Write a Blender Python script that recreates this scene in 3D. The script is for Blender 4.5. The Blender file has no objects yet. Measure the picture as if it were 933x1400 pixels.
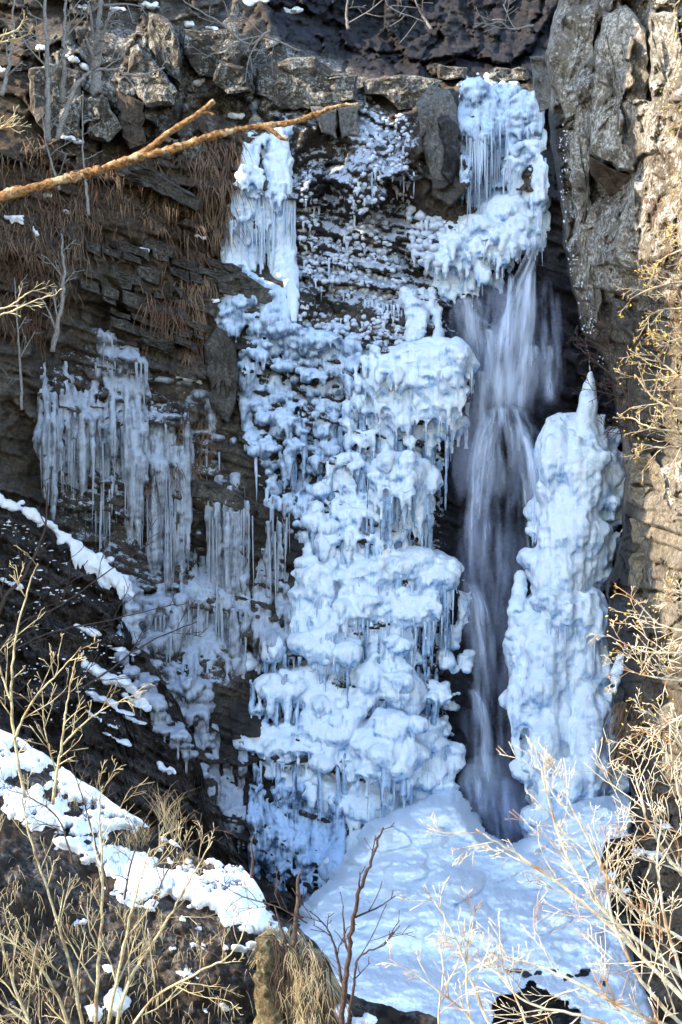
import bpy, bmesh, math, random
import numpy as np
from mathutils import Vector, Matrix

# ------------------------------------------------------------------ camera, light
sc = bpy.context.scene
col = sc.collection
K = 0.000536                       # tangent of the view angle per photo pixel
cam = bpy.data.cameras.new("camera")
camo = bpy.data.objects.new("camera", cam)
col.objects.link(camo)
cam.sensor_fit = 'VERTICAL'
cam.angle = 2 * math.atan(700 * K)
cam.clip_start, cam.clip_end = 0.1, 2000
camo.rotation_euler = (math.pi / 2, 0, 0)
sc.camera = camo
SUN_EL = math.radians(29)
SUN_DIR = Vector((-0.85, -0.27, 0)).normalized()      # towards the sun, in plan
w = bpy.data.worlds.new("World")
sc.world = w
w.use_nodes = True
nt = w.node_tree
sky = nt.nodes.new('ShaderNodeTexSky')
sky.sky_type = 'NISHITA'
sky.sun_disc = False
sky.sun_elevation = SUN_EL
sky.sun_rotation = math.atan2(SUN_DIR.x, SUN_DIR.y) % (2 * math.pi)
sky.altitude = 900
sky.air_density = 1.0
sky.dust_density = 0.6
nt.links.new(sky.outputs[0], nt.nodes['Background'].inputs[0])
nt.nodes['Background'].inputs[1].default_value = 0.15
sl = bpy.data.lights.new("sun", 'SUN')
sl.energy = 2.4
sl.angle = math.radians(0.5)
sl.color = (1.0, 0.86, 0.66)
so = bpy.data.objects.new("sun", sl)
col.objects.link(so)
sd = Vector((SUN_DIR.x * math.cos(SUN_EL), SUN_DIR.y * math.cos(SUN_EL), math.sin(SUN_EL)))
so.rotation_euler = sd.to_track_quat('Z', 'Y').to_euler()
sc.view_settings.view_transform = 'Standard'
sc.view_settings.look = 'None'
sc.view_settings.gamma = 1
sc.view_settings.exposure = 2.3
sc.cycles.max_bounces = 6
sc.cycles.transparent_max_bounces = 12

rng = np.random.default_rng(7)
random.seed(7)


def P(u, v, Y):
    return np.stack([(np.asarray(u) - 466.5) * K * Y, np.asarray(Y) + 0.0 * np.asarray(u), (700 - np.asarray(v)) * K * Y], -1)


# ------------------------------------------------------------------ numpy noise
def _h(x, y, z, s):
    n = (x.astype(np.int64) * 374761393 + y.astype(np.int64) * 668265263 + z.astype(np.int64) * 2147483647 + s * 974711) & 0xffffffff
    n = ((n ^ (n >> 13)) * 1274126177) & 0xffffffff
    n = ((n ^ (n >> 16)) * 2246822519) & 0xffffffff
    return ((n ^ (n >> 15)) & 0xffffff) / float(0xffffff)


def n2(x, y, s=0):
    x = np.asarray(x, float); y = np.asarray(y, float)
    xi = np.floor(x); yi = np.floor(y)
    fx = x - xi; fy = y - yi
    fx = fx * fx * (3 - 2 * fx); fy = fy * fy * (3 - 2 * fy)
    z = np.zeros_like(xi)
    a = _h(xi, yi, z, s); b = _h(xi + 1, yi, z, s); c = _h(xi, yi + 1, z, s); d = _h(xi + 1, yi + 1, z, s)
    return ((a * (1 - fx) + b * fx) * (1 - fy) + (c * (1 - fx) + d * fx) * fy) * 2 - 1


def n3(p, f, s=0):
    x = p * np.asarray(f, float)
    i = np.floor(x); t = x - i
    t = t * t * (3 - 2 * t)
    out = 0
    for dx in (0, 1):
        for dy in (0, 1):
            for dz in (0, 1):
                wgt = (t[:, 0] if dx else 1 - t[:, 0]) * (t[:, 1] if dy else 1 - t[:, 1]) * (t[:, 2] if dz else 1 - t[:, 2])
                out = out + wgt * _h(i[:, 0] + dx, i[:, 1] + dy, i[:, 2] + dz, s)
    return out * 2 - 1


def fbm2(x, y, o=4, s=0, g=0.5):
    a, t, f = 1.0, 0, 1.0
    for k in range(o):
        t = t + a * n2(x * f, y * f, s + k * 17)
        a *= g; f *= 2.03
    return t


def vor(x, y, s=0, j=0.9):
    xi = np.floor(x); yi = np.floor(y)
    d1 = np.full(x.shape, 9.0); d2 = d1.copy(); cid = np.zeros(x.shape)
    z = np.zeros_like(xi)
    for dx in (-1, 0, 1):
        for dy in (-1, 0, 1):
            cx = xi + dx; cy = yi + dy
            px = cx + 0.5 + (_h(cx, cy, z, s) - .5) * j
            py = cy + 0.5 + (_h(cx, cy, z, s + 1) - .5) * j
            d = np.hypot(x - px, y - py)
            h = _h(cx, cy, z, s + 2)
            m = d < d1
            d2 = np.where(m, d1, np.minimum(d2, d))
            cid = np.where(m, h, cid)
            d1 = np.where(m, d, d1)
    return d1, d2 - d1, cid


def sd_poly(u, v, poly):                      # signed distance in pixels, negative inside
    u = np.asarray(u, float); v = np.asarray(v, float)
    d = np.full(u.shape, 1e9); ins = np.zeros(u.shape, bool)
    n = len(poly)
    for i in range(n):
        x0, y0 = poly[i]; x1, y1 = poly[(i + 1) % n]
        ex, ey = x1 - x0, y1 - y0
        t = np.clip(((u - x0) * ex + (v - y0) * ey) / (ex * ex + ey * ey + 1e-9), 0, 1)
        d = np.minimum(d, np.hypot(u - x0 - t * ex, v - y0 - t * ey))
        c = ((y0 > v) != (y1 > v)) & (u < ex * (v - y0) / ((ey if ey != 0 else 1e-9)) + x0)
        ins ^= c
    return np.where(ins, -d, d)


def ss(x, a, b):
    t = np.clip((x - a) / (b - a), 0, 1)
    return t * t * (3 - 2 * t)


def inside(u, v, poly, soft=20, wob=0, s=0):
    d = sd_poly(u, v, poly)
    if wob:
        d = d + wob * fbm2(np.asarray(u) / 45., np.asarray(v) / 45., 3, s)
    return 1 - ss(d, -soft / 2, soft / 2)


def tps(pts):                                # smooth depth through control points
    pts = np.array(pts, float)
    c = pts[:, :2] / 400.

    def ker(a, b):
        r2 = ((a[:, None, :] - b[None, :, :]) ** 2).sum(-1)
        return 0.5 * r2 * np.log(r2 + 1e-9)
    n = len(c)
    A = np.zeros((n + 3, n + 3))
    A[:n, :n] = ker(c, c) + np.eye(n) * 0.01
    A[:n, n] = 1; A[:n, n + 1:] = c
    A[n:, :n] = A[:n, n:].T
    sol = np.linalg.solve(A, np.concatenate([pts[:, 2], np.zeros(3)]))

    def f(u, v):
        q = np.stack([np.ravel(u), np.ravel(v)], -1) / 400.
        out = np.empty(len(q))
        for k in range(0, len(q), 40000):
            b = q[k:k + 40000]
            out[k:k + 40000] = ker(b, c) @ sol[:n] + sol[n] + b @ sol[n + 1:]
        return out.reshape(np.shape(u))
    return f


# ------------------------------------------------------------------ materials
class NT:
    def __init__(s, name):
        s.m = bpy.data.materials.new(name); s.m.use_nodes = True
        s.t = s.m.node_tree; s.n = s.t.nodes; s.b = s.n['Principled BSDF']
        s.geo = s.n.new('ShaderNodeNewGeometry')
        s.co = s.geo.outputs['Position']

    def link(s, a, b): s.t.links.new(a, b)

    def put(s, inp, val):
        if hasattr(val, 'is_linked') or hasattr(val, 'links'): s.link(val, inp)
        else: inp.default_value = val

    def map(s, scale):
        n = s.n.new('ShaderNodeMapping'); s.link(s.co, n.inputs[0]); n.inputs['Scale'].default_value = scale
        return n.outputs[0]

    def noise(s, scale=1, detail=4, rough=.55, vec=None, dist=0):
        n = s.n.new('ShaderNodeTexNoise'); n.inputs['Scale'].default_value = scale
        n.inputs['Detail'].default_value = detail; n.inputs['Roughness'].default_value = rough
        n.inputs['Distortion'].default_value = dist
        s.link(vec or s.co, n.inputs['Vector']); return n.outputs[0]

    def voro(s, scale, vec=None, feat='F1', rnd=1):
        n = s.n.new('ShaderNodeTexVoronoi'); n.feature = feat; n.inputs['Scale'].default_value = scale
        n.inputs['Randomness'].default_value = rnd
        s.link(vec or s.co, n.inputs['Vector']); return n.outputs[0]

    def ramp(s, x, a, b):                      # 0 below a, 1 above b
        n = s.n.new('ShaderNodeMapRange'); n.interpolation_type = 'SMOOTHSTEP'
        s.link(x, n.inputs[0]); n.inputs[1].default_value = a; n.inputs[2].default_value = b
        return n.outputs[0]

    def math(s, op, a, b=0.0):
        n = s.n.new('ShaderNodeMath'); n.operation = op
        s.put(n.inputs[0], a); s.put(n.inputs[1], b); return n.outputs[0]

    def mix(s, f, a, b):
        n = s.n.new('ShaderNodeMix'); n.data_type = 'RGBA'
        s.put(n.inputs[0], f); s.put(n.inputs[6], c4(a)); s.put(n.inputs[7], c4(b)); return n.outputs[2]

    def attr(s, name):
        n = s.n.new('ShaderNodeAttribute'); n.attribute_name = name; return n.outputs['Fac']

    def nz(s):
        n = s.n.new('ShaderNodeSeparateXYZ'); s.link(s.geo.outputs['Normal'], n.inputs[0]); return n.outputs[2]

    def bump(s, h, strength=.5, dist=.05, prev=None):
        n = s.n.new('ShaderNodeBump'); n.inputs['Strength'].default_value = strength
        n.inputs['Distance'].default_value = dist; s.link(h, n.inputs['Height'])
        if prev is not None: s.link(prev, n.inputs['Normal'])
        return n.outputs[0]

    def done(s, colr, rough=.8, normal=None, spec=.3):
        s.put(s.b.inputs['Base Color'], c4(colr)); s.put(s.b.inputs['Roughness'], rough)
        s.b.inputs['Specular IOR Level'].default_value = spec
        if normal is not None: s.link(normal, s.b.inputs['Normal'])
        return s.m


def c4(c):
    return (*c, 1.0) if isinstance(c, tuple) and len(c) == 3 else c


def rock_mat(name, ca, cb, lichen=(.45, .44, .40), lam=.5, stain=(.03, .026, .022), attrs=False, stretch=(1, 1, 1), rough=.85, fr=1.0):
    t = NT(name)
    big = t.noise(.55 * fr, 5, .6)
    med = t.noise(2.6 * fr, 7, .65, t.map(stretch))
    fine = t.noise(13, 9, .75)
    c = t.mix(t.ramp(big, .35, .65), ca, cb)
    c = t.mix(t.math('MULTIPLY', t.ramp(med, .48, .72), .75), c, stain)
    # crust lichen: irregular pale patches broken into specks
    li = t.math('MULTIPLY', t.ramp(t.noise(1.1 * fr, 6, .65, dist=.8), .42, .58), t.ramp(t.noise(8, 8, .8), .47, .54))
    sp = t.math('MULTIPLY', t.ramp(t.voro(6.5, t.map((1, 1.6, 1))), .30, .2), t.ramp(t.noise(1.3, 4), .46, .56))
    li = t.math('MAXIMUM', li, t.math('MULTIPLY', sp, t.ramp(t.noise(22, 4, .6), .36, .5)))
    li = t.math('MULTIPLY', li, lam)
    if attrs:
        li = t.math('MULTIPLY', li, t.attr('lichen'))
    c = t.mix(li, c, lichen)
    c = t.mix(t.math('MULTIPLY', t.ramp(fine, .42, .62), .6), c, stain)
    c = t.mix(t.math('MULTIPLY', t.ramp(t.noise(5.5, 8, .75), .53, .60), .55), c, stain)
    r = rough
    if attrs:
        c = t.mix(t.math('MULTIPLY', t.attr('soil'), .85), c, t.mix(t.ramp(t.noise(7, 6, .7), .35, .65), (.035, .022, .014), (.13, .085, .05)))
        c = t.mix(t.attr('wet_shade'), c, t.mix(t.ramp(med, .4, .6), (.005, .005, .007), (.026, .024, .031)))  # wet rock by the water, and shade painted into recess and gaps
        fm = t.math('ADD', t.math('ADD', t.math('MULTIPLY', t.attr('frost'), .8), t.math('MULTIPLY', t.math('SUBTRACT', t.nz(), .22), .5)), t.math('MULTIPLY', t.math('SUBTRACT', t.noise(4.2, 9, .8), .5), 3.6))
        c = t.mix(t.math('MULTIPLY', t.ramp(fm, .42, .62), t.ramp(t.attr('frost'), .03, .2)), c, (.62, .66, .72))
        r = t.mix(t.attr('wet_shade'), (.9, .9, .9), (.55, .55, .55))
    crack = t.voro(1.7, t.map((1, 1, 1.4)), 'DISTANCE_TO_EDGE')
    b = t.bump(t.math('ADD', t.noise(3.2, 9, .68), t.math('MULTIPLY', t.ramp(crack, .0, .06), .12)), .9, .16)
    b = t.bump(fine, .9, .06, b)
    return t.done(c, r, b, .25)


def ice_mat(name, frost=(.86, .91, .96), clear=(.40, .50, .57), bias=.5, streak=1.0, sss=.18, rough=.42):
    t = NT(name)
    st = t.noise(1.0, 6, .62, t.map((7, 7, .55)))
    bl = t.noise(1.3, 5, .6)
    fine = t.noise(14, 6, .7)
    nz = t.nz()
    f = t.math('ADD', t.math('MULTIPLY', nz, .75), bias)
    f = t.math('ADD', f, t.math('MULTIPLY', t.math('SUBTRACT', st, .5), 2.2 * streak))
    f = t.math('ADD', f, t.math('MULTIPLY', t.math('SUBTRACT', bl, .5), .9))
    f = t.math('ADD', f, t.math('MULTIPLY', t.math('SUBTRACT', fine, .5), .7))
    f = t.ramp(f, -.35, 1.0)
    c = t.mix(f, clear, frost)
    c = t.mix(t.math('MULTIPLY', t.ramp(t.noise(.9, 6, .65, t.map((1.6, 1.6, .7))), .58, .72), .13), c, (.45, .45, .43))
    cr_ = t.noise(34, 5, .75)
    c = t.mix(t.math('MULTIPLY', t.ramp(cr_, .55, .68), .22), c, clear)
    b = t.bump(t.math('ADD', st, t.math('MULTIPLY', t.noise(6, 6, .65), .8)), .55, .09)
    b = t.bump(fine, .7, .045, b)
    b = t.bump(cr_, .6, .02, b)
    m = t.done(c, t.math('ADD', t.math('MULTIPLY', f, .35), rough - .2), b, .45)
    if sss:
        t.b.inputs['Subsurface Weight'].default_value = sss
        t.b.inputs['Subsurface Radius'].default_value = (.12, .45, 1.0)
        t.b.inputs['Subsurface Scale'].default_value = .22
    return m


def snow_mat(name, c=(.86, .87, .9)):
    t = NT(name)
    n = t.noise(2.5, 6, .6); f = t.noise(26, 6, .7)
    cc = t.mix(t.ramp(n, .35, .65), tuple(x * .93 for x in c), c)
    b = t.bump(n, .5, .12)
    b = t.bump(f, .35, .015, b)
    m = t.done(cc, .65, b, .3)
    t.b.inputs['Subsurface Weight'].default_value = .1
    t.b.inputs['Subsurface Radius'].default_value = (.5, .7, 1.0)
    t.b.inputs['Subsurface Scale'].default_value = .08
    return m


def wood_mat(name, a, b, sc_=30, patch=None, bump=.5):
    t = NT(name)
    n = t.noise(sc_, 6, .65); l = t.noise(sc_ * .23, 4, .6)
    c = t.mix(t.ramp(n, .35, .65), a, b)
    if patch: c = t.mix(t.ramp(l, .5, .62), c, patch)
    return t.done(c, .75, t.bump(t.noise(sc_ * 2.5, 4, .6), bump, .01, t.bump(n, bump, .03)), .3)


M = {}
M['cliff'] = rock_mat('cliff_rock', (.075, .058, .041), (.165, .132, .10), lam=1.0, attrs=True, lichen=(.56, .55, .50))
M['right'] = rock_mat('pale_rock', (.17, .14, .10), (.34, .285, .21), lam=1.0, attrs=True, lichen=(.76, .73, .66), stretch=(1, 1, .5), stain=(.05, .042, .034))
M['block'] = rock_mat('lichen_rock', (.07, .058, .046), (.15, .125, .10), lam=.9, lichen=(.58, .57, .51))
M['strata'] = rock_mat('bedded_rock', (.06, .052, .043), (.13, .112, .09), lam=.25, stretch=(1, 1, 3))
M['pale'] = rock_mat('pale_block_rock', (.22, .19, .145), (.38, .33, .255), lam=1.0, lichen=(.82, .78, .68), stretch=(1.5, 1.5, .4), stain=(.075, .065, .053))
M['tan'] = rock_mat('tan_rock', (.30, .24, .15), (.44, .37, .25), lam=.3, stretch=(1, 1, 2), stain=(.06, .048, .035))
M['grey'] = rock_mat('smooth_grey_rock', (.16, .15, .13), (.26, .245, .22), lam=.5, lichen=(.45, .44, .42), stretch=(1.6, 1.6, .6), stain=(.06, .055, .05))
M['underside'] = rock_mat('brown_rock', (.12, .08, .055), (.2, .145, .10), lam=.12)
M['dark'] = rock_mat('dark_wet_rock', (.016, .015, .017), (.05, .047, .046), lam=.35, lichen=(.25, .25, .25), rough=.5)
M['ice'] = ice_mat('white_ice', (.89, .955, 1.0), (.11, .31, .62), .72, 1.0, .25)
M['ice_clear'] = ice_mat('clear_ice', (.70, .82, .96), (.13, .20, .31), .40, 1.15)
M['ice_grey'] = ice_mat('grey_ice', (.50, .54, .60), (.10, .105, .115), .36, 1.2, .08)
M['ice_foot'] = ice_mat('fluted_ice', (.56, .72, .92), (.06, .11, .19), .34, 1.5, .1)
M['icicle'] = ice_mat('icicle_ice', (.70, .80, .94), (.24, .32, .42), .5, .8, .1, .3)
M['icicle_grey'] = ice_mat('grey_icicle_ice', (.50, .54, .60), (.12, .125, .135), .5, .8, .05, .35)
M['frost'] = ice_mat('frost_crust', (.76, .81, .90), (.36, .38, .42), .62, .3, 0, .7)
M['mound'] = ice_mat('snowy_ice', (.88, .95, 1.0), (.34, .56, .90), .95, .6, .15, .6)
M['snow'] = snow_mat('snow')
M['soil'] = rock_mat('brown_soil', (.034, .023, .015), (.09, .062, .040), lam=.35, stain=(.02, .014, .01), lichen=(.40, .39, .38))
M['grass'] = wood_mat('dry_grass', (.07, .038, .022), (.27, .17, .10), 2.2, (.12, .06, .035))
M['grass_tan'] = wood_mat('tan_grass', (.26, .19, .10), (.42, .33, .19), 3)
M['bark_grey'] = wood_mat('grey_bark', (.16, .145, .125), (.30, .275, .245), 22)
M['bark_dark'] = wood_mat('dark_bark', (.035, .024, .02), (.10, .065, .05), 30)
M['bark_red'] = wood_mat('reddish_bark', (.028, .016, .013), (.075, .042, .030), 40)
M['bark_orange'] = wood_mat('orange_bark', (.13, .05, .014), (.50, .26, .09), 42, (.60, .45, .26), 1.0)
M['twig_yellow'] = wood_mat('yellow_twig', (.34, .27, .14), (.54, .46, .28), 16, (.24, .17, .09))
M['twig_pale'] = wood_mat('pale_twig', (.46, .37, .24), (.68, .60, .45), 14, (.36, .20, .09))
M['twig_gold'] = wood_mat('golden_twig', (.36, .27, .15), (.58, .48, .31), 25, (.26, .17, .10))
M['leaf'] = wood_mat('dry_leaf', (.45, .30, .03), (.62, .47, .06), 9)
M['leaf_orange'] = wood_mat('orange_leaf', (.40, .14, .03), (.55, .25, .06), 9)
M['stump'] = rock_mat('stump_wood', (.085, .055, .028), (.22, .155, .075), lam=.8, stain=(.03, .02, .012), lichen=(.42, .38, .2), stretch=(4, 4, .8), fr=4)


# ------------------------------------------------------------------ mesh helpers
def mesh_obj(name, V, F, mat, parent=None, smooth=True, attrs=None, kind=None):
    me = bpy.data.meshes.new(name)
    V = np.asarray(V, np.float32)
    if isinstance(F, np.ndarray):
        nf, k = F.shape
        me.vertices.add(len(V)); me.vertices.foreach_set('co', V.ravel())
        me.loops.add(nf * k); me.loops.foreach_set('vertex_index', F.astype(np.int32).ravel())
        me.polygons.add(nf)
        me.polygons.foreach_set('loop_start', np.arange(0, nf * k, k, dtype=np.int32))
        me.polygons.foreach_set('loop_total', np.full(nf, k, np.int32))
        me.update(calc_edges=True)
    else:
        me.from_pydata(V.tolist(), [], F); me.update()
    me.validate()
    if smooth: me.polygons.foreach_set('use_smooth', np.ones(len(me.polygons), bool))
    if mat: me.materials.append(mat)
    for k, a in (attrs or {}).items():
        at = me.attributes.new(k, 'FLOAT', 'POINT'); at.data.foreach_set('value', np.asarray(a, np.float32).ravel())
    o = bpy.data.objects.new(name, me); col.objects.link(o)
    if parent: o.parent = parent; o.location = -Vector(parent.location)
    if kind: o['kind'] = kind
    return o


def thing(name, label, cat, loc=(0, 0, 0), group=None):
    o = bpy.data.objects.new(name, None); col.objects.link(o); o.location = loc
    o.empty_display_size = .2
    return tag(o, label, cat, group)


def tag(o, label, cat, group=None):
    o['label'] = label; o['category'] = cat
    if group: o['group'] = group
    return o


def grid_faces(nr, nc):
    i = np.arange(nr * nc).reshape(nr, nc)
    return np.stack([i[:-1, :-1], i[1:, :-1], i[1:, 1:], i[:-1, 1:]], -1).reshape(-1, 4)


class Acc:                                      # collects tubes / quads into one mesh
    def __init__(s): s.V = []; s.F = []; s.n = 0

    def add(s, V, F):
        s.V.append(np.asarray(V, float)); s.F += [[a + s.n for a in f] for f in F]; s.n += len(V)

    def tube(s, pts, rad, sides=5, cap=True, knob=0):
        pts = np.asarray(pts, float); n = len(pts)
        T = np.gradient(pts, axis=0); T /= np.linalg.norm(T, axis=1)[:, None] + 1e-9
        a = np.array([0.3, 1, .2]); A = np.cross(T, a); A /= np.linalg.norm(A, axis=1)[:, None] + 1e-9
        B = np.cross(T, A)
        th = np.arange(sides) * 2 * math.pi / sides
        r = np.asarray(rad, float)[:, None, None]
        if knob: r = r * (1 + knob * (rng.random((n, sides, 1)) - .5))
        V = pts[:, None, :] + r * (np.cos(th)[None, :, None] * A[:, None, :] + np.sin(th)[None, :, None] * B[:, None, :])
        F = []
        for i in range(n - 1):
            for j in range(sides):
                k = (j + 1) % sides
                F.append((i * sides + j, i * sides + k, (i + 1) * sides + k, (i + 1) * sides + j))
        if cap:
            F.append(tuple(range(sides - 1, -1, -1))); F.append(tuple((n - 1) * sides + j for j in range(sides)))
        s.add(V.reshape(-1, 3), F)

    def build(s, name, mat, parent=None, kind=None, smooth=True):
        if not s.V: return None
        return mesh_obj(name, np.concatenate(s.V), s.F, mat, parent, smooth, kind=kind)


def catmull(pts, n):
    p = np.asarray(pts, float)
    p = np.vstack([2 * p[0] - p[1], p, 2 * p[-1] - p[-2]])
    out = []
    m = len(p) - 3
    for t in np.linspace(0, m - 1e-6, n):
        i = int(t); f = t - i
        a, b, c, d = p[i:i + 4]
        out.append(.5 * ((2 * b) + (-a + c) * f + (2 * a - 5 * b + 4 * c - d) * f * f + (-a + 3 * b - 3 * c + d) * f ** 3))
    return np.array(out)


# ------------------------------------------------------------------ cliff behind the falls
CU = np.arange(-190, 1124, 2.5); CV = np.arange(-190, 1500, 2.5)
UU, VV = np.meshgrid(CU, CV)
cliff_pts = [(466, -190, 52), (-190, -190, 45), (1123, -190, 50), (0, 0, 42), (150, 0, 42.6), (250, 60, 42), (330, 20, 44), (466, 60, 46), (600, 50, 47.5), (700, 70, 47), (640, 112, 43.2), (720, 122, 43),
             (470, 130, 42.6), (380, 100, 42.6), (310, 150, 41.3), (560, 140, 42.4), (660, 250, 41.4), (600, 300, 41), (680, 420, 41.4), (690, 600, 41), (680, 800, 40.4), (670, 1000, 39.8), (670, 1120, 39.2), (620, 700, 40.4), (630, 950, 39.4),
             (460, 200, 41.6), (440, 300, 41.3), (520, 400, 40.7), (450, 450, 40.4), (580, 480, 40.2), (480, 600, 39.9), (560, 650, 39.6), (450, 750, 39.3), (560, 800, 39.1), (430, 900, 38.6), (560, 930, 38.5), (420, 1020, 38), (540, 1050, 37.8), (400, 1200, 37.3), (500, 1200, 37.2),
             (345, 250, 40.7), (310, 400, 40.2), (200, 300, 39.5), (100, 300, 38.6), (0, 300, 37), (200, 450, 39.2), (300, 560, 39.6), (100, 480, 38.8), (50, 560, 38.2), (200, 620, 39.4), (300, 700, 39.6), (150, 760, 38.8), (250, 850, 38.6), (350, 800, 39.3),
             (200, 950, 37.3), (300, 1000, 37.6), (350, 950, 38.2), (200, 1100, 36.6), (300, 1150, 36.6), (40, 640, 38.2), (0, 1000, 35), (-190, 500, 33), (-190, 1000, 31), (0, 1500, 31), (300, 1500, 33), (600, 1500, 34), (900, 1500, 34), (800, 300, 41), (800, 700, 40.4), (933, 500, 39.5), (1123, 500, 38), (933, 1000, 38)]
cliffD = tps(cliff_pts)


def facets(x, y, s, tilt=1.0, j=.95):             # cells with a height and a tilt of their own: broken rock faces
    xi = np.floor(x); yi = np.floor(y)
    d1 = np.full(x.shape, 9.0); d2 = d1.copy(); hgt = np.zeros(x.shape)
    z = np.zeros_like(xi)
    for dx in (-1, 0, 1):
        for dy in (-1, 0, 1):
            cx = xi + dx; cy = yi + dy
            ox = x - (cx + .5 + (_h(cx, cy, z, s) - .5) * j); oy = y - (cy + .5 + (_h(cx, cy, z, s + 1) - .5) * j)
            d = np.hypot(ox, oy)
            h = (_h(cx, cy, z, s + 2) - .5) + tilt * ((_h(cx, cy, z, s + 3) - .5) * ox + (_h(cx, cy, z, s + 4) - .35) * oy)
            m = d < d1
            d2 = np.where(m, d1, np.minimum(d2, d)); hgt = np.where(m, h, hgt); d1 = np.where(m, d, d1)
    return hgt, d2 - d1


def strata(u, v, dip, th, wd, s):              # bedded blocks: height per block, groove distance
    t = (v - dip * u) / th + .5 * fbm2(u / 150., v / 70., 4, s)
    t = t + .75 * n2(t * .45, t * 0 + .5, s + 2) + .3 * n2(t * 1.1, u / 200., s + 4)
    L = np.floor(t)
    z = np.zeros_like(L)
    s_ = (u + dip * v) / wd * (0.35 + 1.3 * _h(L, z, z, s + 3)) + 7 * _h(L, z, z, s + 5) + .6 * n2(u / 22., v / 22., s + 9)
    Cc = np.floor(s_)
    ft = t - L; fs = s_ - Cc
    hgt = _h(L, Cc, z, s + 7) + (ft - .5) * (_h(L, Cc, z, s + 13) - .2) * .8 + (fs - .5) * (_h(L, Cc, z, s + 14) - .5)
    joint = np.where(_h(L, Cc, z, s + 15) > .45, np.minimum(fs, 1 - fs) * wd * .8, 9.)
    g = np.minimum(np.minimum(ft, 1 - ft) * th, joint)
    lay = _h(L, z, z, s + 11) + .5 * (ft - .5)
    return hgt, g, lay


def cliff_relief(u, v):
    h1, g1, l1 = strata(u, v, .30, 15., 46., 3)
    h2, g2, l2 = strata(u, v, .26, 42., 110., 51)
    wx = .45 * fbm2(u / 55, v / 55, 3, 4); wy = .45 * fbm2(u / 55, v / 55, 3, 6)
    c1, e1 = facets(u / 70. + wx, v / 85. + wy, 21, 1.5)
    c2, e2 = facets(u / 27. + wx + v / 90., v / 31. + wy, 33, 1.4)
    c3, e3 = facets(u / 11. + wx, v / 12. + wy * 2, 37, 1.3)
    wb = inside(u, v, [(40, -60), (370, -60), (400, 80), (560, 104), (760, 104), (760, 130), (640, 300), (480, 300), (330, 210), (60, 220)], 60, 12, 3)    # blocky upper part
    ms = .35 + .65 * ss(fbm2(u / 80., v / 60., 3, 41), -.35, .25)
    r_str = ((h1 - .5) * .36 + (l1 - .5) * .2 - .13 * (1 - ss(g1, 0, 2.6))) * ms + (h2 - .5) * .6 + (l2 - .5) * .4 - .10 * (1 - ss(g2, 0, 4))
    r_blk = c1 * 1.5 - .16 * (1 - ss(e1, 0, .06)) + c2 * .55 + c3 * .16
    tp = inside(u, v, [(375, -190), (770, -190), (770, 104), (560, 102), (400, 78)], 30)
    r_str = r_str * (1 - .6 * tp) + tp * (c1 * 1.1 + c2 * .8 + c3 * .25 + .16 * fbm2(u / 9., v / 7., 4, 61))
    f = .30 * fbm2(u / 70., v / 70., 5, 2) + .10 * fbm2(u / 14., v / 10., 4, 8)
    water = inside(u, v, WATER_ZONE, 30)
    out = (r_str * (1 - wb) + r_blk * wb) + f
    return out * (1 - .55 * water)


WATER_ZONE = [(605, 340), (745, 320), (775, 380), (775, 560), (740, 700), (720, 1000), (740, 1170), (640, 1150), (610, 900), (590, 720), (610, 560)]


def cliff_full(u, v):
    return cliffD(u, v) - cliff_relief(u, v)


CY = cliff_full(UU, VV)
cd = np.maximum(CY, 20)
A_wet_shade = np.maximum(inside(UU, VV, [(600, 330), (745, 320), (790, 380), (850, 560), (760, 720), (730, 1000), (780, 1200), (600, 1200), (590, 900), (575, 700), (600, 560)], 40, 14, 5),
                   .90 * inside(UU, VV, [(375, -60), (770, -60), (775, 110), (740, 110), (625, 98), (520, 112), (455, 95), (400, 62), (360, 20)], 26, 12, 8))  # top recess: dry dark rock with its shadow put into the colour
A_wet_shade = np.maximum(A_wet_shade, .9 * inside(UU, VV, [(735, 130), (780, 120), (860, 500), (860, 1200), (760, 900), (745, 330)], 20))
A_wet_shade = np.maximum(A_wet_shade, .75 * inside(UU, VV, [(405, 200), (480, 190), (500, 300), (470, 360), (420, 330)], 40, 12, 11))
A_wet_shade = np.maximum(A_wet_shade, .6 * inside(UU, VV, [(300, 960), (480, 900), (480, 1260), (280, 1180)], 40, 14, 11))
A_wet_shade = np.maximum(A_wet_shade, .62 * inside(UU, VV, [(335, 480), (610, 450), (610, 1080), (480, 1180), (400, 1080), (330, 980), (400, 800), (350, 650)], 40, 12, 29))  # shade in the gaps of the cascade, painted into the rock behind
A_wet_shade = np.maximum(A_wet_shade, .5 * inside(UU, VV, [(410, 150), (560, 150), (600, 300), (560, 440), (410, 420)], 40, 18, 27))  # rock gaps of the upper centre darkened too
A_frost = np.maximum(.55 * inside(UU, VV, [(430, 300), (490, 150), (560, 170), (560, 290), (620, 310), (600, 440), (540, 440), (430, 410)], 60, 16, 12),
                     .34 * inside(UU, VV, [(330, 110), (400, 150), (500, 150), (500, 420), (400, 440)], 50, 12, 13))
A_frost = np.maximum(A_frost, .40 * inside(UU, VV, [(340, 460), (610, 440), (600, 700), (610, 1000), (500, 1150), (400, 1080), (360, 960), (440, 760), (380, 640)], 40, 12, 14))
A_frost = np.maximum(A_frost, .22 * inside(UU, VV, [(60, 520), (130, 450), (260, 520), (310, 640), (340, 900), (200, 1060), (60, 660)], 40, 12, 15))
A_lich = .12 + .5 * inside(UU, VV, [(500, -40), (760, -40), (760, 104), (620, 96), (520, 60)], 40, 14, 23) + .95 * inside(UU, VV, [(60, 60), (150, 40), (330, 20), (520, 90), (500, 160), (330, 160), (270, 220), (60, 210)], 50, 10, 17)
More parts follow.
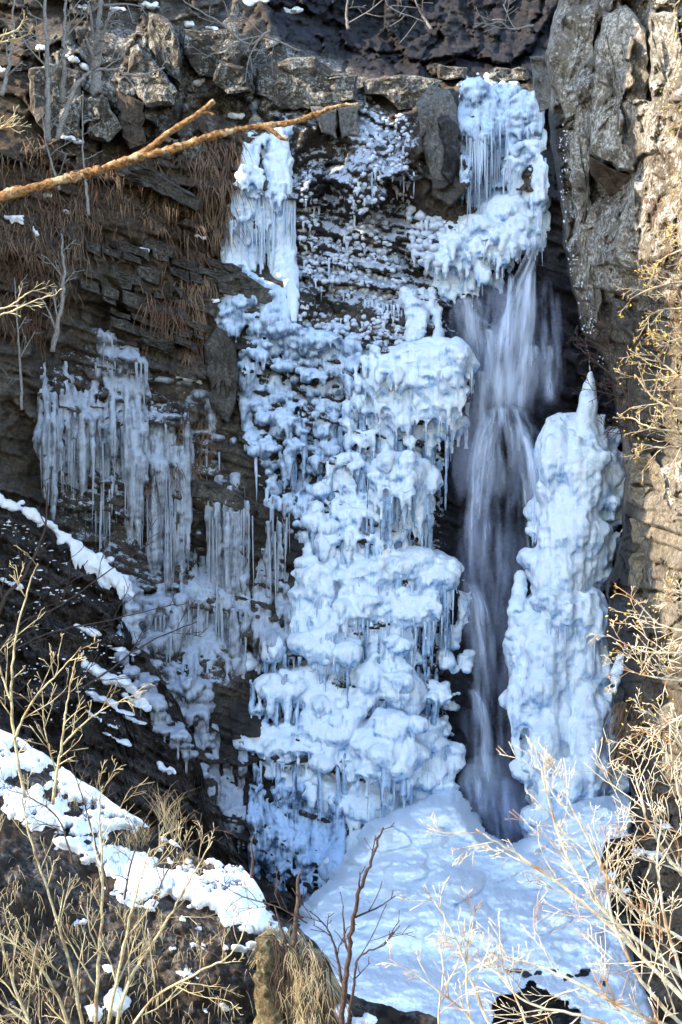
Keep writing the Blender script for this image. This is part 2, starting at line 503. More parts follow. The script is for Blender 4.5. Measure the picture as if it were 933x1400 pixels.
A_lich = np.maximum(A_lich, inside(UU, VV, [(740, 100), (860, 300), (850, 520), (760, 400)], 30) * .8)
A_soil = np.maximum(inside(UU, VV, [(-190, 120), (60, 200), (200, 190), (330, 200), (300, 330), (280, 470), (200, 470), (160, 330), (80, 330), (60, 460), (-190, 560)], 60, 22, 18),
                    inside(UU, VV, [(-190, -190), (60, -190), (60, 180), (-190, 260)], 60, 20, 19) * .7)
A_soil = np.maximum(A_soil, .8 * inside(UU, VV, [(330, 10), (380, 10), (300, 130), (330, 210), (250, 200), (270, 100)], 40, 15, 20))
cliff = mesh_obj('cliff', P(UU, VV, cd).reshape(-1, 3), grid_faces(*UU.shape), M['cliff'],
                 attrs=dict(wet_shade=A_wet_shade, frost=A_frost, lichen=A_lich, soil=A_soil), kind='structure')


def sampler(A, U0, V0, st):
    def f(u, v):
        x = np.clip((np.asarray(u, float) - U0) / st, 0, A.shape[1] - 2); y = np.clip((np.asarray(v, float) - V0) / st, 0, A.shape[0] - 2)
        xi = x.astype(int); yi = y.astype(int); fx = x - xi; fy = y - yi
        return (A[yi, xi] * (1 - fx) + A[yi, xi + 1] * fx) * (1 - fy) + (A[yi + 1, xi] * (1 - fx) + A[yi + 1, xi + 1] * fx) * fy
    return f


cliffY = sampler(cd, CU[0], CV[0], 2.5)

# ------------------------------------------------------------------ rock wall on the right
edge_v = np.array([-190, 0, 15, 60, 75, 120, 150, 190, 330, 450, 500, 600, 650, 700, 760, 800, 860, 930, 1000, 1050, 1100, 1150, 1200, 1260, 1320, 1400, 1500])
edge_u = np.array([800, 775, 770, 756, 750, 752, 757, 762, 778, 800, 838, 856, 862, 856, 846, 838, 830, 840, 848, 858, 872, 868, 850, 838, 850, 880, 900])
RU = np.arange(0, 1.0001, 1 / 170.)
RV = np.arange(-190, 1500, 2.5)
TT, RVV = np.meshgrid(RU, RV)
eu = np.interp(RVV, edge_v, edge_u) + 5 * fbm2(RVV / 40., RVV * 0 + 3.3, 3, 5)
RUU = eu - 6 + (1250 - eu) * TT ** 1.25
right_pts = [(800, -190, 41), (1250, -190, 33), (770, 20, 38.5), (800, 60, 37), (760, 110, 37.6), (790, 160, 37), (800, 220, 36.6), (800, 330, 36.8), (815, 420, 37), (835, 100, 35), (870, 60, 33.8), (880, 150, 32.6), (840, 200, 34.4), (835, 262, 36.2), (860, 300, 33.8), (933, 100, 31.2), (933, 300, 31), (890, 340, 32.6), (840, 360, 34.2), (850, 420, 36.2), (890, 430, 34.8), (850, 520, 36.8), (890, 520, 35), (933, 520, 31.5),
             (870, 600, 35), (865, 660, 33.6), (900, 660, 31.6), (933, 700, 30), (860, 760, 34), (850, 860, 35.4), (900, 830, 32), (900, 900, 31.6), (860, 1000, 34.6), (933, 1000, 29.6), (880, 1100, 32.6), (933, 1150, 29), (860, 1200, 31.6), (933, 1300, 27.5), (1250, 300, 25), (1250, 700, 23.5), (1250, 1100, 22), (1250, 1500, 21), (880, 1500, 28)]
rightD = tps(right_pts)


def right_relief(u, v):
    h1, g1, l1 = strata(u, v, .28, 24., 60., 103)
    wx = .4 * fbm2(u / 60, v / 60, 3, 44); wy = .4 * fbm2(u / 60, v / 60, 3, 46)
    c1, e1 = facets(u / 80. + wx + v / 350., v / 130. + wy, 121, 1.4)
    c2, e2 = facets(u / 30. + wx, v / 44. + wy, 133, 1.4)
    c3, e3 = facets(u / 11. + wx, v / 14. + wy, 137, 1.3)
    up = 1 - ss(v, 330, 400)
    rs = (h1 - .5) * .55 + (l1 - .5) * .4 - .12 * (1 - ss(g1, 0, 3)) + c2 * .3
    rb = c1 * 1.5 - .12 * (1 - ss(e1, 0, .05)) + c2 * .55 + c3 * .2 + .05 * fbm2(u / 16., v / 46., 4, 7)
    return rb * up + rs * (1 - up) + .30 * fbm2(u / 70., v / 80., 5, 31) + .10 * fbm2(u / 12., v / 10., 4, 33)


RY = rightD(RUU, RVV) - right_relief(RUU, RVV)
back = ss(1 - TT / .035, 0, 1)                       # the edge turns back to the gully wall
RY = RY + back * np.maximum(0, 40.5 - RY) * (1 - ss(RVV, 1050, 1250))
R_soil = np.maximum(inside(RUU, RVV, [(830, 470), (933, 430), (1250, 400), (1250, 620), (880, 620), (840, 600)], 40, 14, 51) * .55,
                    inside(RUU, RVV, [(840, 880), (1250, 820), (1250, 1500), (840, 1500)], 40, 20, 52) * .75)
R_wet = np.maximum(.85 * inside(RUU, RVV, [(740, 150), (768, 150), (790, 420), (840, 520), (850, 600), (790, 600)], 16, 8, 53),
                   .8 * inside(RUU, RVV, [(820, 740), (862, 700), (868, 860), (880, 1060), (860, 1200), (820, 1000)], 24, 10, 54))
R_lich = .25 + .9 * (1 - ss(RVV, 380, 470)) + .35 * ss(RVV, 900, 1000)
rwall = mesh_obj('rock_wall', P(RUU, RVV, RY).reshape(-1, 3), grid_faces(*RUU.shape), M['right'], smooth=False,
                 attrs=dict(wet_shade=R_wet, frost=RVV * 0, lichen=R_lich, soil=R_soil), kind='structure')


def rightY(u, v):
    return rightD(np.array([u], float), np.array([v], float))[0] - right_relief(np.array([u], float), np.array([v], float))[0]


# ------------------------------------------------------------------ brown slope under the left icicles
slope_e = np.array([(-190, 600), (0, 682), (70, 724), (120, 765), (180, 800), (185, 850), (150, 870), (175, 905), (230, 960), (260, 1000), (270, 1090), (300, 1180), (420, 1250), (520, 1330)], float)
SV = np.linspace(0, 1, 150) ** 1.1; SU = np.arange(-190, 470, 3.0)
SUU, STT = np.meshgrid(SU, SV)
top = np.interp(SUU, [-190, 0, 70, 120, 165, 185, 230, 262, 285, 330, 420, 470], [600, 682, 724, 765, 800, 880, 945, 1000, 1090, 1180, 1250, 1300])
top = top + 11 * fbm2(SUU / 26., SUU * 0, 4, 61)
SVV = top - 8 + (1500 - top) * STT
slopeD = tps([(-190, 600, 34.5), (0, 690, 36.2), (70, 730, 36.6), (150, 800, 36.6), (0, 800, 34.5), (100, 850, 35.2), (170, 900, 36), (0, 950, 32), (100, 980, 33), (200, 980, 35.4), (250, 1020, 36), (0, 1100, 29), (150, 1100, 31.5), (270, 1120, 35), (330, 1200, 35), (0, 1500, 24), (300, 1500, 27), (470, 1500, 29), (470, 1300, 33), (-190, 1500, 22), (-190, 1000, 30)])
hs, gs, ls = strata(SUU, SVV, .52, 13., 46., 203)
sc1, se1 = facets(SUU / 42. + .5 * fbm2(SUU / 50., SVV / 50., 3, 64), SVV / 30. + .5 * fbm2(SUU / 50., SVV / 50., 3, 65), 66, 1.5)
sc2, se2 = facets(SUU / 15. + .5 * fbm2(SUU / 20., SVV / 20., 3, 64), SVV / 11., 67, 1.5)
SY = slopeD(SUU, SVV) - (.35 * fbm2(SUU / 60., SVV / 60., 5, 62) + .55 * sc1 + .22 * sc2 + .12 * fbm2(SUU / 10., SVV / 9., 4, 63) + (hs - .5) * .3 + (ls - .5) * .35 - .12 * (1 - ss(gs, 0, 3)))
SY = SY + 1.8 * (1 - ss(STT, 0, .02))
mesh_obj('hillside', P(SUU, SVV, SY).reshape(-1, 3), grid_faces(*SUU.shape), M['soil'], kind='structure')


def slopeY(u, v):
    u_ = np.array([u], float); v_ = np.array([v], float)
    return (slopeD(u_, v_) - .35 * fbm2(u_ / 60., v_ / 60., 5, 62))[0]


# ------------------------------------------------------------------ foreground bank with snow
bk_u = [-160, 0, 40, 90, 140, 190, 225, 262, 300, 330, 352, 375, 400, 430, 452, 470, 520, 600]
bk_v = [950, 1003, 1020, 1056, 1090, 1122, 1146, 1168, 1180, 1192, 1216, 1248, 1262, 1286, 1320, 1356, 1372, 1392]
BT = np.concatenate([np.linspace(-.12, 0, 8)[:-1], np.linspace(0, 1, 210)]); BU = np.arange(-160, 600, 2.2)
BUU, BTT = np.meshgrid(BU, BT)
btop = np.interp(BUU, bk_u, bk_v) + 3.5 * fbm2(BUU / 22., BUU * 0 + 1.7, 3, 71)
BVV = btop + np.maximum(BTT, 0) * (1560 - btop)
SNOWPOLY = [(-160, 940), (0, 1000), (60, 1022), (140, 1082), (225, 1138), (262, 1160), (330, 1180), (352, 1206), (382, 1262), (380, 1276), (350, 1278), (330, 1270), (306, 1256), (298, 1240), (268, 1234), (244, 1230), (238, 1214), (216, 1226), (206, 1240), (180, 1236), (150, 1216), (146, 1190), (120, 1172), (90, 1160), (66, 1136), (30, 1120), (0, 1090), (-160, 1040)]
bankD = tps([(-160, 950, 20), (0, 1005, 19.2), (140, 1090, 18.6), (225, 1148, 18.2), (330, 1192, 17.8), (400, 1265, 17.2), (470, 1360, 16.8), (600, 1395, 16.6), (-160, 1060, 17.2), (0, 1110, 16.8), (120, 1180, 16.6), (220, 1235, 16.4), (350, 1280, 16.2), (-160, 1300, 15), (0, 1300, 15), (200, 1330, 15.6), (350, 1350, 15.8), (460, 1420, 15.9), (600, 1460, 15.8), (-160, 1560, 13.6), (200, 1560, 14.4), (450, 1560, 15), (600, 1560, 15)])


def bank_y(u, v):
    return bankD(u, v) - (.16 * fbm2(u / 60., v / 50., 4, 72) + .06 * fbm2(u / 13., v / 11., 4, 73))


BY = bank_y(BUU, BVV) + np.where(BTT < 0, -BTT * 14, 0)
Bp = P(BUU, BVV, BY)
Bp[..., 2] += np.where(BTT < 0, BTT * 3.0, 0)
mesh_obj('bank', Bp.reshape(-1, 3), grid_faces(*BUU.shape), M['soil'], kind='structure')
sm = sd_poly(BUU, BVV, SNOWPOLY) - 4 + 10 * fbm2(BUU / 26., BVV / 18., 4, 75, .55)
sm = np.maximum(sm, 26 * (fbm2(BUU / 30. + BVV / 60., BVV / 13., 5, 76, .6) - .78))
for (a, b, r) in [(188, 1150, 20), (262, 1168, 15), (228, 1140, 12), (40, 1066, 14), (110, 1108, 10), (270, 1186, 10), (70, 1090, 8)]:
    sm = np.maximum(sm, r - np.hypot((BUU - a) * (.6 + .3 * n2(BUU * 0 + a, BVV * 0 + b, 1)), (BVV - b) * 1.4) + 10 * fbm2(BUU / 13., BVV / 9., 4, 79))
for (a, b, rx, ry) in [(255, 1333, 22, 10), (268, 1292, 13, 6), (272, 1270, 8, 5), (325, 1298, 18, 7), (160, 1370, 18, 22), (305, 1378, 8, 6), (150, 1330, 12, 10), (250, 1258, 7, 5), (110, 1262, 9, 5), (468, 1385, 14, 14), (500, 1398, 20, 12), (345, 1292, 14, 8), (285, 1385, 6, 5), (130, 1385, 14, 12), (235, 1300, 6, 4)]:
    sm = np.minimum(sm, (np.hypot((BUU - a) / rx, (BVV - b) / ry) - 1) * min(rx, ry) + 4 * fbm2(BUU / 9., BVV / 9., 3, 77))
mm = 1 - ss(sm, -10, 2)
thk = np.where(sm > 4, -.1, mm * .2 - .05)
SYs = bankD(BUU, BVV) - .11 * fbm2(BUU / 70., BVV / 60., 3, 72) - .015 * fbm2(BUU / 14., BVV / 9., 4, 78) - .17
Sy = np.where(BTT < 0, BY, mm * SYs + (1 - mm) * (BY + .06))
Sp = P(BUU, BVV, Sy)
Sp[..., 2] += mm * .05 + np.where(BTT < 0, BTT * 3.0, 0)
gf = grid_faces(*BUU.shape)
keep = (thk.ravel()[gf] > -.06).any(1)
mesh_obj('snow_cover', Sp.reshape(-1, 3), gf[keep], M['snow'], kind='structure')
bankY = lambda u, v: float(bank_y(np.array([u], float), np.array([v], float))[0])

# ------------------------------------------------------------------ ground, hill behind, added shade-casting wall out of frame on the left
gx, gy = np.meshgrid(np.linspace(-400, 400, 60), np.linspace(-60, 700, 60))
mesh_obj('ground', np.stack([gx, gy, -17 + .6 * fbm2(gx / 20, gy / 20, 3, 1) - .1 * 0 * gx], -1).reshape(-1, 3), grid_faces(60, 60), M['soil'], kind='structure')
hx, hy = np.meshgrid(np.linspace(-40, 40, 70), np.linspace(0, 1, 40))
hbase = np.interp(hx, [-40, -18, -4, 0, 8, 12, 40], [40, 45, 50, 51, 51.5, 50, 44])
hY = hbase - 1 + hy * 90
hZ = np.interp(hx, [-40, 0, 40], [21, 24.5, 21]) - 1.5 + hy * 46 + 2.2 * fbm2(hx / 9, hY / 9, 4, 91)
mesh_obj('hill', np.stack([hx, hY, hZ], -1).reshape(-1, 3), grid_faces(40, 70), M['soil'], kind='structure')
# added unseen wall, shaped to keep the sun off the falls and mound
path = np.array([(-11.2, 37), (-12.0, 33.6), (-13.2, 30), (-14.4, 26.7), (-14.2, 22), (-14.6, 19.2), (-18, 17.6), (-30, 20)], float)
pw = catmull(path, 120)
sw, zw = np.meshgrid(np.arange(120), np.linspace(-18, 1, 110))
zt = np.interp(np.arange(120), [0, 30, 45, 52, 60, 85, 119], [27, 30, 31, 28, 7, 5.5, 3])  # tall part for the falls, low shoulder to shade the mound
zz = np.where(zw < 0, zw, 0) + np.linspace(0, 1, 110)[:, None] * 0
tz = np.linspace(0, 1, 110)[:, None]
zz = -18 + tz * (zt[None, :] + 18)
nx = np.gradient(pw[:, 0]); ny = np.gradient(pw[:, 1]); nl = np.hypot(nx, ny)
off = 1.1 * fbm2(sw / 14., zz / 3.0, 5, 95) + .5 * fbm2(sw / 60., zz / 9, 3, 96) - tz * 1.2
WX = pw[:, 0][None, :] - ny / nl * off; WY = pw[:, 1][None, :] + nx / nl * off
z0 = np.zeros(WX.size)
mesh_obj('cliff', np.stack([WX, WY, zz], -1).reshape(-1, 3), grid_faces(110, 120), M['cliff'],
         attrs=dict(wet_shade=z0, frost=z0, lichen=z0 + .6, soil=z0 + .3), kind='structure')  # added shadow caster, out of view

# ------------------------------------------------------------------ rock blocks standing out of the cliffs (parts of them)
def rock_block(name, poly, Yc, prot, back, mat, parent, tilt=(0, 0), rough=.10, seed=0, label=None, kind=None):
    """poly: outline in photo pixels at distance Yc; front face bulges by prot towards the viewer"""
    poly = np.array(poly, float)
    cu, cv = poly.mean(0)
    dens = []
    n = len(poly)
    for i in range(n):
        a, b = poly[i], poly[(i + 1) % n]
        k = max(1, int(np.hypot(*(b - a)) / 9))
        for j in range(k): dens.append(a + (b - a) * j / k)
    O = np.array(dens); m = len(O)
    O = O + 3.2 * np.stack([n2(O[:, 0] / 9, O[:, 1] / 9, seed), n2(O[:, 0] / 9, O[:, 1] / 9, seed + 5)], -1)
    rings = [(1.0, back), (1.0, prot * .55 + .0), (.95, 0.05), (.80, -.02), (.58, 0.0), (.34, .02), (.12, .0)]
    V = []
    for f, dz in rings:
        q = np.array([cu, cv]) + (O - [cu, cv]) * f
        Y = Yc + tilt[0] * (q[:, 0] - cu) + tilt[1] * (q[:, 1] - cv) - prot + dz
        if f < 1 or dz < back:
            h, _ = facets(q[:, 0] / 24. + seed, q[:, 1] / 24., 300 + seed, 1.4)
            Y = Y - rough * (2.2 * h + .8 * fbm2(q[:, 0] / 13., q[:, 1] / 13., 4, seed))
        V.append(P(q[:, 0], q[:, 1], Y))
    V = np.concatenate(V + [P(np.array([cu]), np.array([cv]), np.array([Yc - prot]))])
    F = []
    R = len(rings)
    for r in range(R - 1):
        for i in range(m):
            j = (i + 1) % m
            F.append((r * m + i, r * m + j, (r + 1) * m + j, (r + 1) * m + i))
    c = len(V) - 1
    for i in range(m): F.append(((R - 1) * m + i, (R - 1) * m + (i + 1) % m, c))
    o = mesh_obj(name, V, F, mat, parent, smooth=False, kind=kind)
    if label: o['label'] = label
    return o


cy = lambda u, v: float(cliffD(np.array([u], float), np.array([v], float))[0])
blocks = [   # outline, how far it stands out, material, tilt
    ([(38, 92), (80, 86), (108, 98), (110, 150), (96, 196), (62, 186), (42, 150)], .7, 'block', (.004, .002)),
    ([(116, 134), (140, 128), (166, 176), (150, 194), (122, 190)], .9, 'block', (-.006, .004)),
    ([(82, 150), (112, 130), (110, 190), (92, 196), (78, 186)], .6, 'block', (.006, 0)),
    ([(176, 64), (190, 60), (246, 124), (238, 146), (200, 148), (174, 110)], .9, 'block', (-.003, .003)),
    ([(206, 18), (232, 24), (248, 62), (246, 118), (214, 84), (200, 58)], .7, 'block', (-.005, .002)),
    ([(160, 124), (196, 140), (198, 200), (178, 206), (164, 180)], .5, 'underside', (.004, 0)),
    ([(252, 42), (322, 38), (338, 70), (312, 112), (272, 104), (250, 74)], .7, 'block', (.002, .002)),
    ([(300, 84), (334, 92), (344, 124), (312, 130), (290, 112)], .6, 'block', (.003, .003)),
    ([(352, 92), (396, 78), (430, 78), (462, 100), (490, 104), (486, 138), (440, 150), (384, 150), (352, 126)], 1.0, 'block', (.001, .005)),
    ([(462, 146), (492, 142), (490, 186), (466, 188)], .7, 'grey', (.002, 0)),
    ([(426, 146), (460, 148), (462, 190), (440, 184)], .5, 'grey', (.004, 0)),
    ([(494, 112), (528, 104), (578, 104), (606, 110), (590, 130), (572, 150), (548, 152), (530, 134), (500, 128)], .9, 'block', (.001, .004)),
    ([(570, 140), (588, 118), (616, 124), (626, 150), (630, 220), (626, 272), (604, 274), (588, 240), (576, 200)], .3, 'grey', (.004, .001)),
    ([(596, 158), (612, 152), (628, 172), (628, 226), (616, 252), (604, 238), (606, 204)], .48, 'dark', (.004, .001)),
    ([(590, 88), (640, 92), (640, 106), (600, 108)], .5, 'block', (0, .004)),
    ([(672, 94), (722, 92), (730, 108), (690, 114), (668, 108)], .5, 'block', (0, .004)),
    ([(296, 380), (330, 372), (380, 402), (374, 420), (320, 404), (298, 398)], .5, 'strata', (.003, .004)),
    ([(150, 222), (180, 218), (240, 250), (280, 276), (268, 288), (214, 262), (160, 238)], .45, 'strata', (0, .004)),
    ([(280, 470), (300, 446), (322, 470), (326, 540), (312, 580), (290, 560)], .4, 'strata', (.006, .001)),
    ([(262, 655), (300, 660), (330, 676), (348, 700), (340, 712), (300, 690), (262, 676)], .4, 'strata', (.004, .002)),
]
for i, (pl, pr, mt, tl) in enumerate(blocks):
    c_ = np.mean(pl, 0)
    rock_block('rock_block', pl, cy(*c_) - .25, pr, 1.6, M[mt], cliff, tl, .10 if mt not in ('grey',) else .06, 11 + i * 3)
rblocks = [
    ([(772, 16), (800, 4), (818, 8), (813, 60), (806, 92), (802, 148), (776, 166), (756, 118), (749, 76)], 37.6, .9, 'pale', (-.012, .002)),
    ([(800, 96), (808, 92), (806, 200), (808, 290), (828, 395), (820, 436), (804, 404), (786, 290), (778, 216)], 37.2, .7, 'pale', (-.012, .0)),
    ([(826, 14), (858, 8), (884, 40), (888, 110), (880, 160), (868, 210), (868, 238), (846, 232), (806, 212), (806, 170), (814, 80)], 35.2, 1.1, 'pale', (-.022, .0)),
    ([(806, 214), (848, 234), (864, 242), (856, 276), (834, 268), (808, 240)], 35.5, .5, 'underside', (-.01, .030)),
    ([(868, 246), (902, 252), (900, 330), (888, 376), (832, 362), (846, 306)], 34.0, .8, 'pale', (-.02, .001)),
    ([(888, 20), (926, 14), (940, 120), (930, 210), (892, 200), (890, 110)], 32.8, .8, 'pale', (-.02, 0)),
    ([(832, 366), (884, 380), (896, 398), (884, 420), (846, 404), (832, 392)], 35.6, .5, 'underside', (-.012, .004)),
    ([(838, 404), (900, 430), (904, 470), (870, 466), (840, 440)], 35.6, .4, 'strata', (-.012, .004)),
    ([(870, 460), (910, 476), (916, 510), (880, 500)], 34.6, .4, 'strata', (-.012, .004)),
    ([(864, 626), (890, 618), (906, 650), (898, 666), (862, 660)], 33.0, .6, 'tan', (-.02, .004)),
    ([(860, 664), (898, 668), (900, 700), (870, 690), (862, 682)], 33.0, .6, 'tan', (-.02, .002)),
    ([(862, 708), (896, 702), (900, 738), (884, 750), (866, 742)], 33.2, .6, 'tan', (-.02, .002)),
    ([(900, 720), (924, 716), (922, 760), (902, 756)], 32.0, .5, 'tan', (-.02, .002)),
    ([(904, 640), (936, 630), (936, 700), (906, 706)], 31.4, .5, 'pale', (-.02, .002)),
    ([(862, 756), (884, 752), (880, 790), (870, 812), (860, 800)], 33.8, .5, 'tan', (-.02, 0)),
    ([(886, 756), (916, 764), (914, 806), (886, 806)], 32.6, .5, 'pale', (-.02, 0)),
    ([(884, 812), (918, 808), (926, 834), (890, 838)], 32.4, .5, 'tan', (-.02, .004)),
    ([(852, 830), (884, 826), (886, 862), (856, 866)], 34.2, .5, 'strata', (-.02, .002)),
    ([(882, 970), (926, 960), (940, 990), (930, 1004), (890, 1000)], 31.6, .6, 'pale', (-.015, .006)),
    ([(888, 1030), (926, 1012), (940, 1060), (920, 1094), (892, 1080)], 31.6, .6, 'strata', (-.015, .002)),
    ([(726, 76), (748, 72), (752, 118), (754, 150), (738, 156), (728, 118)], 41.6, .6, 'grey', (-.002, .001)),
]
for i, (pl, Yc, pr, mt, tl) in enumerate(rblocks):
    rock_block('rock_block', pl, Yc, pr, 2.2, M[mt], rwall, tl, .11, 201 + i * 3)
# thin beds of the left wall, block by block
nb = 0
for r in range(15):
    u = 98 + rng.random() * 20
    th = 9 + rng.random() * 9
    while u < 292:
        wd = 16 + 34 * rng.random()
        v0 = 296 + r * 13.5 + .30 * (u - 98)
        if v0 < 520 and rng.random() < .62 and sd_poly([u], [v0], [(120, 300), (230, 300), (296, 360), (296, 470), (240, 500), (110, 400)])[0] < 6:
            h = th * (.7 + .4 * rng.random())
            pl = [(u, v0), (u + wd * .5, v0 + .15 * wd + rng.normal()), (u + wd - 1.5, v0 + .3 * wd), (u + wd - 2 + rng.normal(), v0 + .3 * wd + h), (u + wd * .4, v0 + .12 * wd + h + rng.normal()), (u + rng.normal(), v0 + h - 1)]
            rock_block('rock_slab', pl, cy(u + wd / 2, v0 + h / 2) - .2, .12 + .3 * rng.random(), .8, M['strata'], cliff, (rng.normal() * .004, .006), .05, 400 + nb)
            nb += 1
        u += wd
# ------------------------------------------------------------------ ice
def ico(sub):
    bm = bmesh.new(); bmesh.ops.create_icosphere(bm, subdivisions=sub, radius=1)
    V = np.array([v.co[:] for v in bm.verts]); F = np.array([[v.index for v in f.verts] for f in bm.faces]); bm.free()
    return V, F


ICO1, ICO2, ICO3 = ico(1), ico(2), ico(3)
FU = np.arange(-20, 960, 2.0); FV = np.arange(60, 1420, 2.0)
FUU, FVV = np.meshgrid(FU, FV)
front = cliffY(FUU, FVV).copy()
frontY = sampler(front, FU[0], FV[0], 2.0)          # reads the live array


def cone_mesh(sides=7, rings=7, seed=0, blunt=.12):
    r_ = np.random.default_rng(seed)
    z = np.linspace(0, -1, rings)
    rad = np.maximum((1 - (-z)) ** .75, blunt) * (1 + .22 * (r_.random(rings) - .5))
    th = np.arange(sides) * 2 * math.pi / sides
    V = np.stack([(rad[:, None] * np.cos(th)), (rad[:, None] * np.sin(th)), z[:, None] + 0 * th], -1)
    V[..., 0] += (r_.random(rings)[:, None] - .5) * .12
    V = np.concatenate([V.reshape(-1, 3), [[0, 0, .15], [0, 0, -1.04]]])
    F = []
    for i in range(rings - 1):
        for j in range(sides):
            k = (j + 1) % sides
            a, b, c, d = i * sides + j, i * sides + k, (i + 1) * sides + k, (i + 1) * sides + j
            F += [(a, d, c), (a, c, b)]
    n = len(V)
    for j in range(sides):
        k = (j + 1) % sides
        F += [(j, k, n - 2), ((rings - 1) * sides + k, (rings - 1) * sides + j, n - 1)]
    return V, np.array(F)


CONES = [cone_mesh(seed=i) for i in range(6)]


class Ice:
    def __init__(s): s.V = []; s.F = []; s.n = 0

    def add(s, V, F): s.V.append(V); s.F.append(F + s.n); s.n += len(V)

    def ball(s, u, v, ru, rv, prot=None, sink=.35, Y=None, I=ICO2, rough=.2, upd=True):
        """a lump, radii in photo pixels; prot = radius towards the viewer in metres"""
        if Y is None: Y = float(frontY(u, v))
        k = K * Y
        rx, rz = ru * k, rv * k
        ry = prot if prot is not None else .5 * (rx + rz)
        Yc = Y + ry * (sink - .15)
        V = I[0].copy()
        if rough: V = V * (1 + rough * n3(V + rng.random(3) * 50, 2.2, 5))[:, None]
        s.add(V * [rx, ry, rz] + P(u, v, Yc), I[1])
        if upd:
            i0, i1 = int((u - ru - FU[0]) / 2), int((u + ru - FU[0]) / 2) + 2
            j0, j1 = int((v - rv - FV[0]) / 2), int((v + rv - FV[0]) / 2) + 2
            i0, j0 = max(i0, 0), max(j0, 0)
            du = (FUU[j0:j1, i0:i1] - u) / ru; dv = (FVV[j0:j1, i0:i1] - v) / rv
            q = 1 - du * du - dv * dv
            y = Yc - ry * np.sqrt(np.maximum(q, 0))
            front[j0:j1, i0:i1] = np.where(q > 0, np.minimum(front[j0:j1, i0:i1], y), front[j0:j1, i0:i1])

    def drip(s, u, v, ru, L, Y=None, sink=.3):
        if Y is None: Y = float(frontY(u, v))
        k = K * Y
        V, F = CONES[int(rng.integers(6))]
        a = rng.random() * 6.28; c, sn = math.cos(a), math.sin(a)
        W = np.stack([V[:, 0] * c - V[:, 1] * sn, V[:, 0] * sn + V[:, 1] * c, V[:, 2]], -1)
        s.add(W * [ru * k, ru * k, L * k] + P(u, v, Y + ru * k * sink), F)

    def column(s, pts, r, Y0=None, seg=8, knob=.25, off=0.0):      # frozen run of water along a line
        q = catmull(pts, max(3, int(len(pts) * seg)))
        rr = np.interp(np.linspace(0, 1, len(q)), np.linspace(0, 1, len(r)), r)
        Ys = np.array([float(frontY(a, b)) for a, b in q]) if Y0 is None else (np.full(len(q), Y0) if np.isscalar(Y0) else np.interp(np.linspace(0, 1, len(q)), np.linspace(0, 1, len(Y0)), Y0))
        if Y0 is None: Ys = np.convolve(np.pad(Ys, 3, 'edge'), np.ones(7) / 7, 'valid') - off
        A = Acc(); A.tube(P(q[:, 0], q[:, 1], Ys), rr * K * Ys, 8, True, knob)
        F = []
        for f in A.F:
            for i in range(1, len(f) - 1): F.append((f[0], f[i], f[i + 1]))
        s.add(A.V[0], np.array(F))

    def raw(s, name, mat, parent=None, kind=None, disp=.02):
        V = np.concatenate(s.V)
        if disp: V = V + disp * np.stack([n3(V, 6, 1), n3(V, 6, 2), n3(V, 6, 3)], -1)
        return mesh_obj(name, V, np.concatenate(s.F), mat, parent, kind=kind)

    def remesh(s, name, mat, parent=None, voxel=.05, disp=(.09, .045), smooth=1, flute=.03):
        me = bpy.data.meshes.new('tmp')
        V = np.concatenate(s.V).astype(np.float32); F = np.concatenate(s.F)
        me.from_pydata(V.tolist(), [], F.tolist())
        o = bpy.data.objects.new('tmp', me); col.objects.link(o)
        m = o.modifiers.new('r', 'REMESH'); m.mode = 'VOXEL'; m.voxel_size = voxel; m.adaptivity = 0
        if smooth:
            sm_ = o.modifiers.new('s', 'SMOOTH'); sm_.iterations = smooth; sm_.factor = .5
        dg = bpy.context.evaluated_depsgraph_get()
        ev = o.evaluated_get(dg)
        out = bpy.data.meshes.new_from_object(ev)
        bpy.data.objects.remove(o); bpy.data.meshes.remove(me)
        nV = len(out.vertices)
        co = np.empty(nV * 3, np.float32); out.vertices.foreach_get('co', co); co = co.reshape(-1, 3).astype(float)
        no = np.empty(nV * 3, np.float32); out.vertices.foreach_get('normal', no); no = no.reshape(-1, 3).astype(float)
        d = disp[0] * n3(co, 1.6, 11) + disp[1] * n3(co, 5.5, 12) + disp[1] * .5 * n3(co, 12, 13)
        side = 1 - np.clip(no[:, 2], 0, 1)
        d = d + side * flute * n3(co, (9, 9, 1.1), 14)
        co = co + no * d[:, None]
        out.vertices.foreach_set('co', co.astype(np.float32).ravel())
        out.polygons.foreach_set('use_smooth', np.ones(len(out.polygons), bool))
        out.materials.clear(); out.materials.append(mat); out.update()
        out.name = name
        ob = bpy.data.objects.new(name, out); col.objects.link(ob)
        if parent: ob.parent = parent; ob.location = -Vector(parent.location)
        return ob


def icicle_mesh(i, mat):
    r_ = np.random.default_rng(100 + i)
    sides, rings = 7, 12
    z = np.linspace(0, -1, rings)
    rad = (1 - .93 * (-z) ** .9) * (1 + .30 * (r_.random(rings) - .5)); rad[0] = .8
    th = np.arange(sides) * 2 * math.pi / sides
    rr = rad[:, None] * (1 + .2 * (r_.random((1, sides)) - .5))
    wob = np.cumsum((r_.random((rings, 2)) - .5) * .18, 0)
    V = np.stack([rr * np.cos(th) + wob[:, :1], rr * np.sin(th) + wob[:, 1:], z[:, None] + 0 * rr], -1).reshape(-1, 3)
    F = []
    for a in range(rings - 1):
        for j in range(sides):
            k = (j + 1) % sides
            F.append((a * sides + j, (a + 1) * sides + j, (a + 1) * sides + k, a * sides + k))
    F.append(tuple(range(sides))); F.append(tuple((rings - 1) * sides + j for j in range(sides - 1, -1, -1)))
    me = bpy.data.meshes.new('icicle'); me.from_pydata(V.tolist(), [], F); me.update()
    me.polygons.foreach_set('use_smooth', np.ones(len(me.polygons), bool)); me.materials.append(mat)
    return me


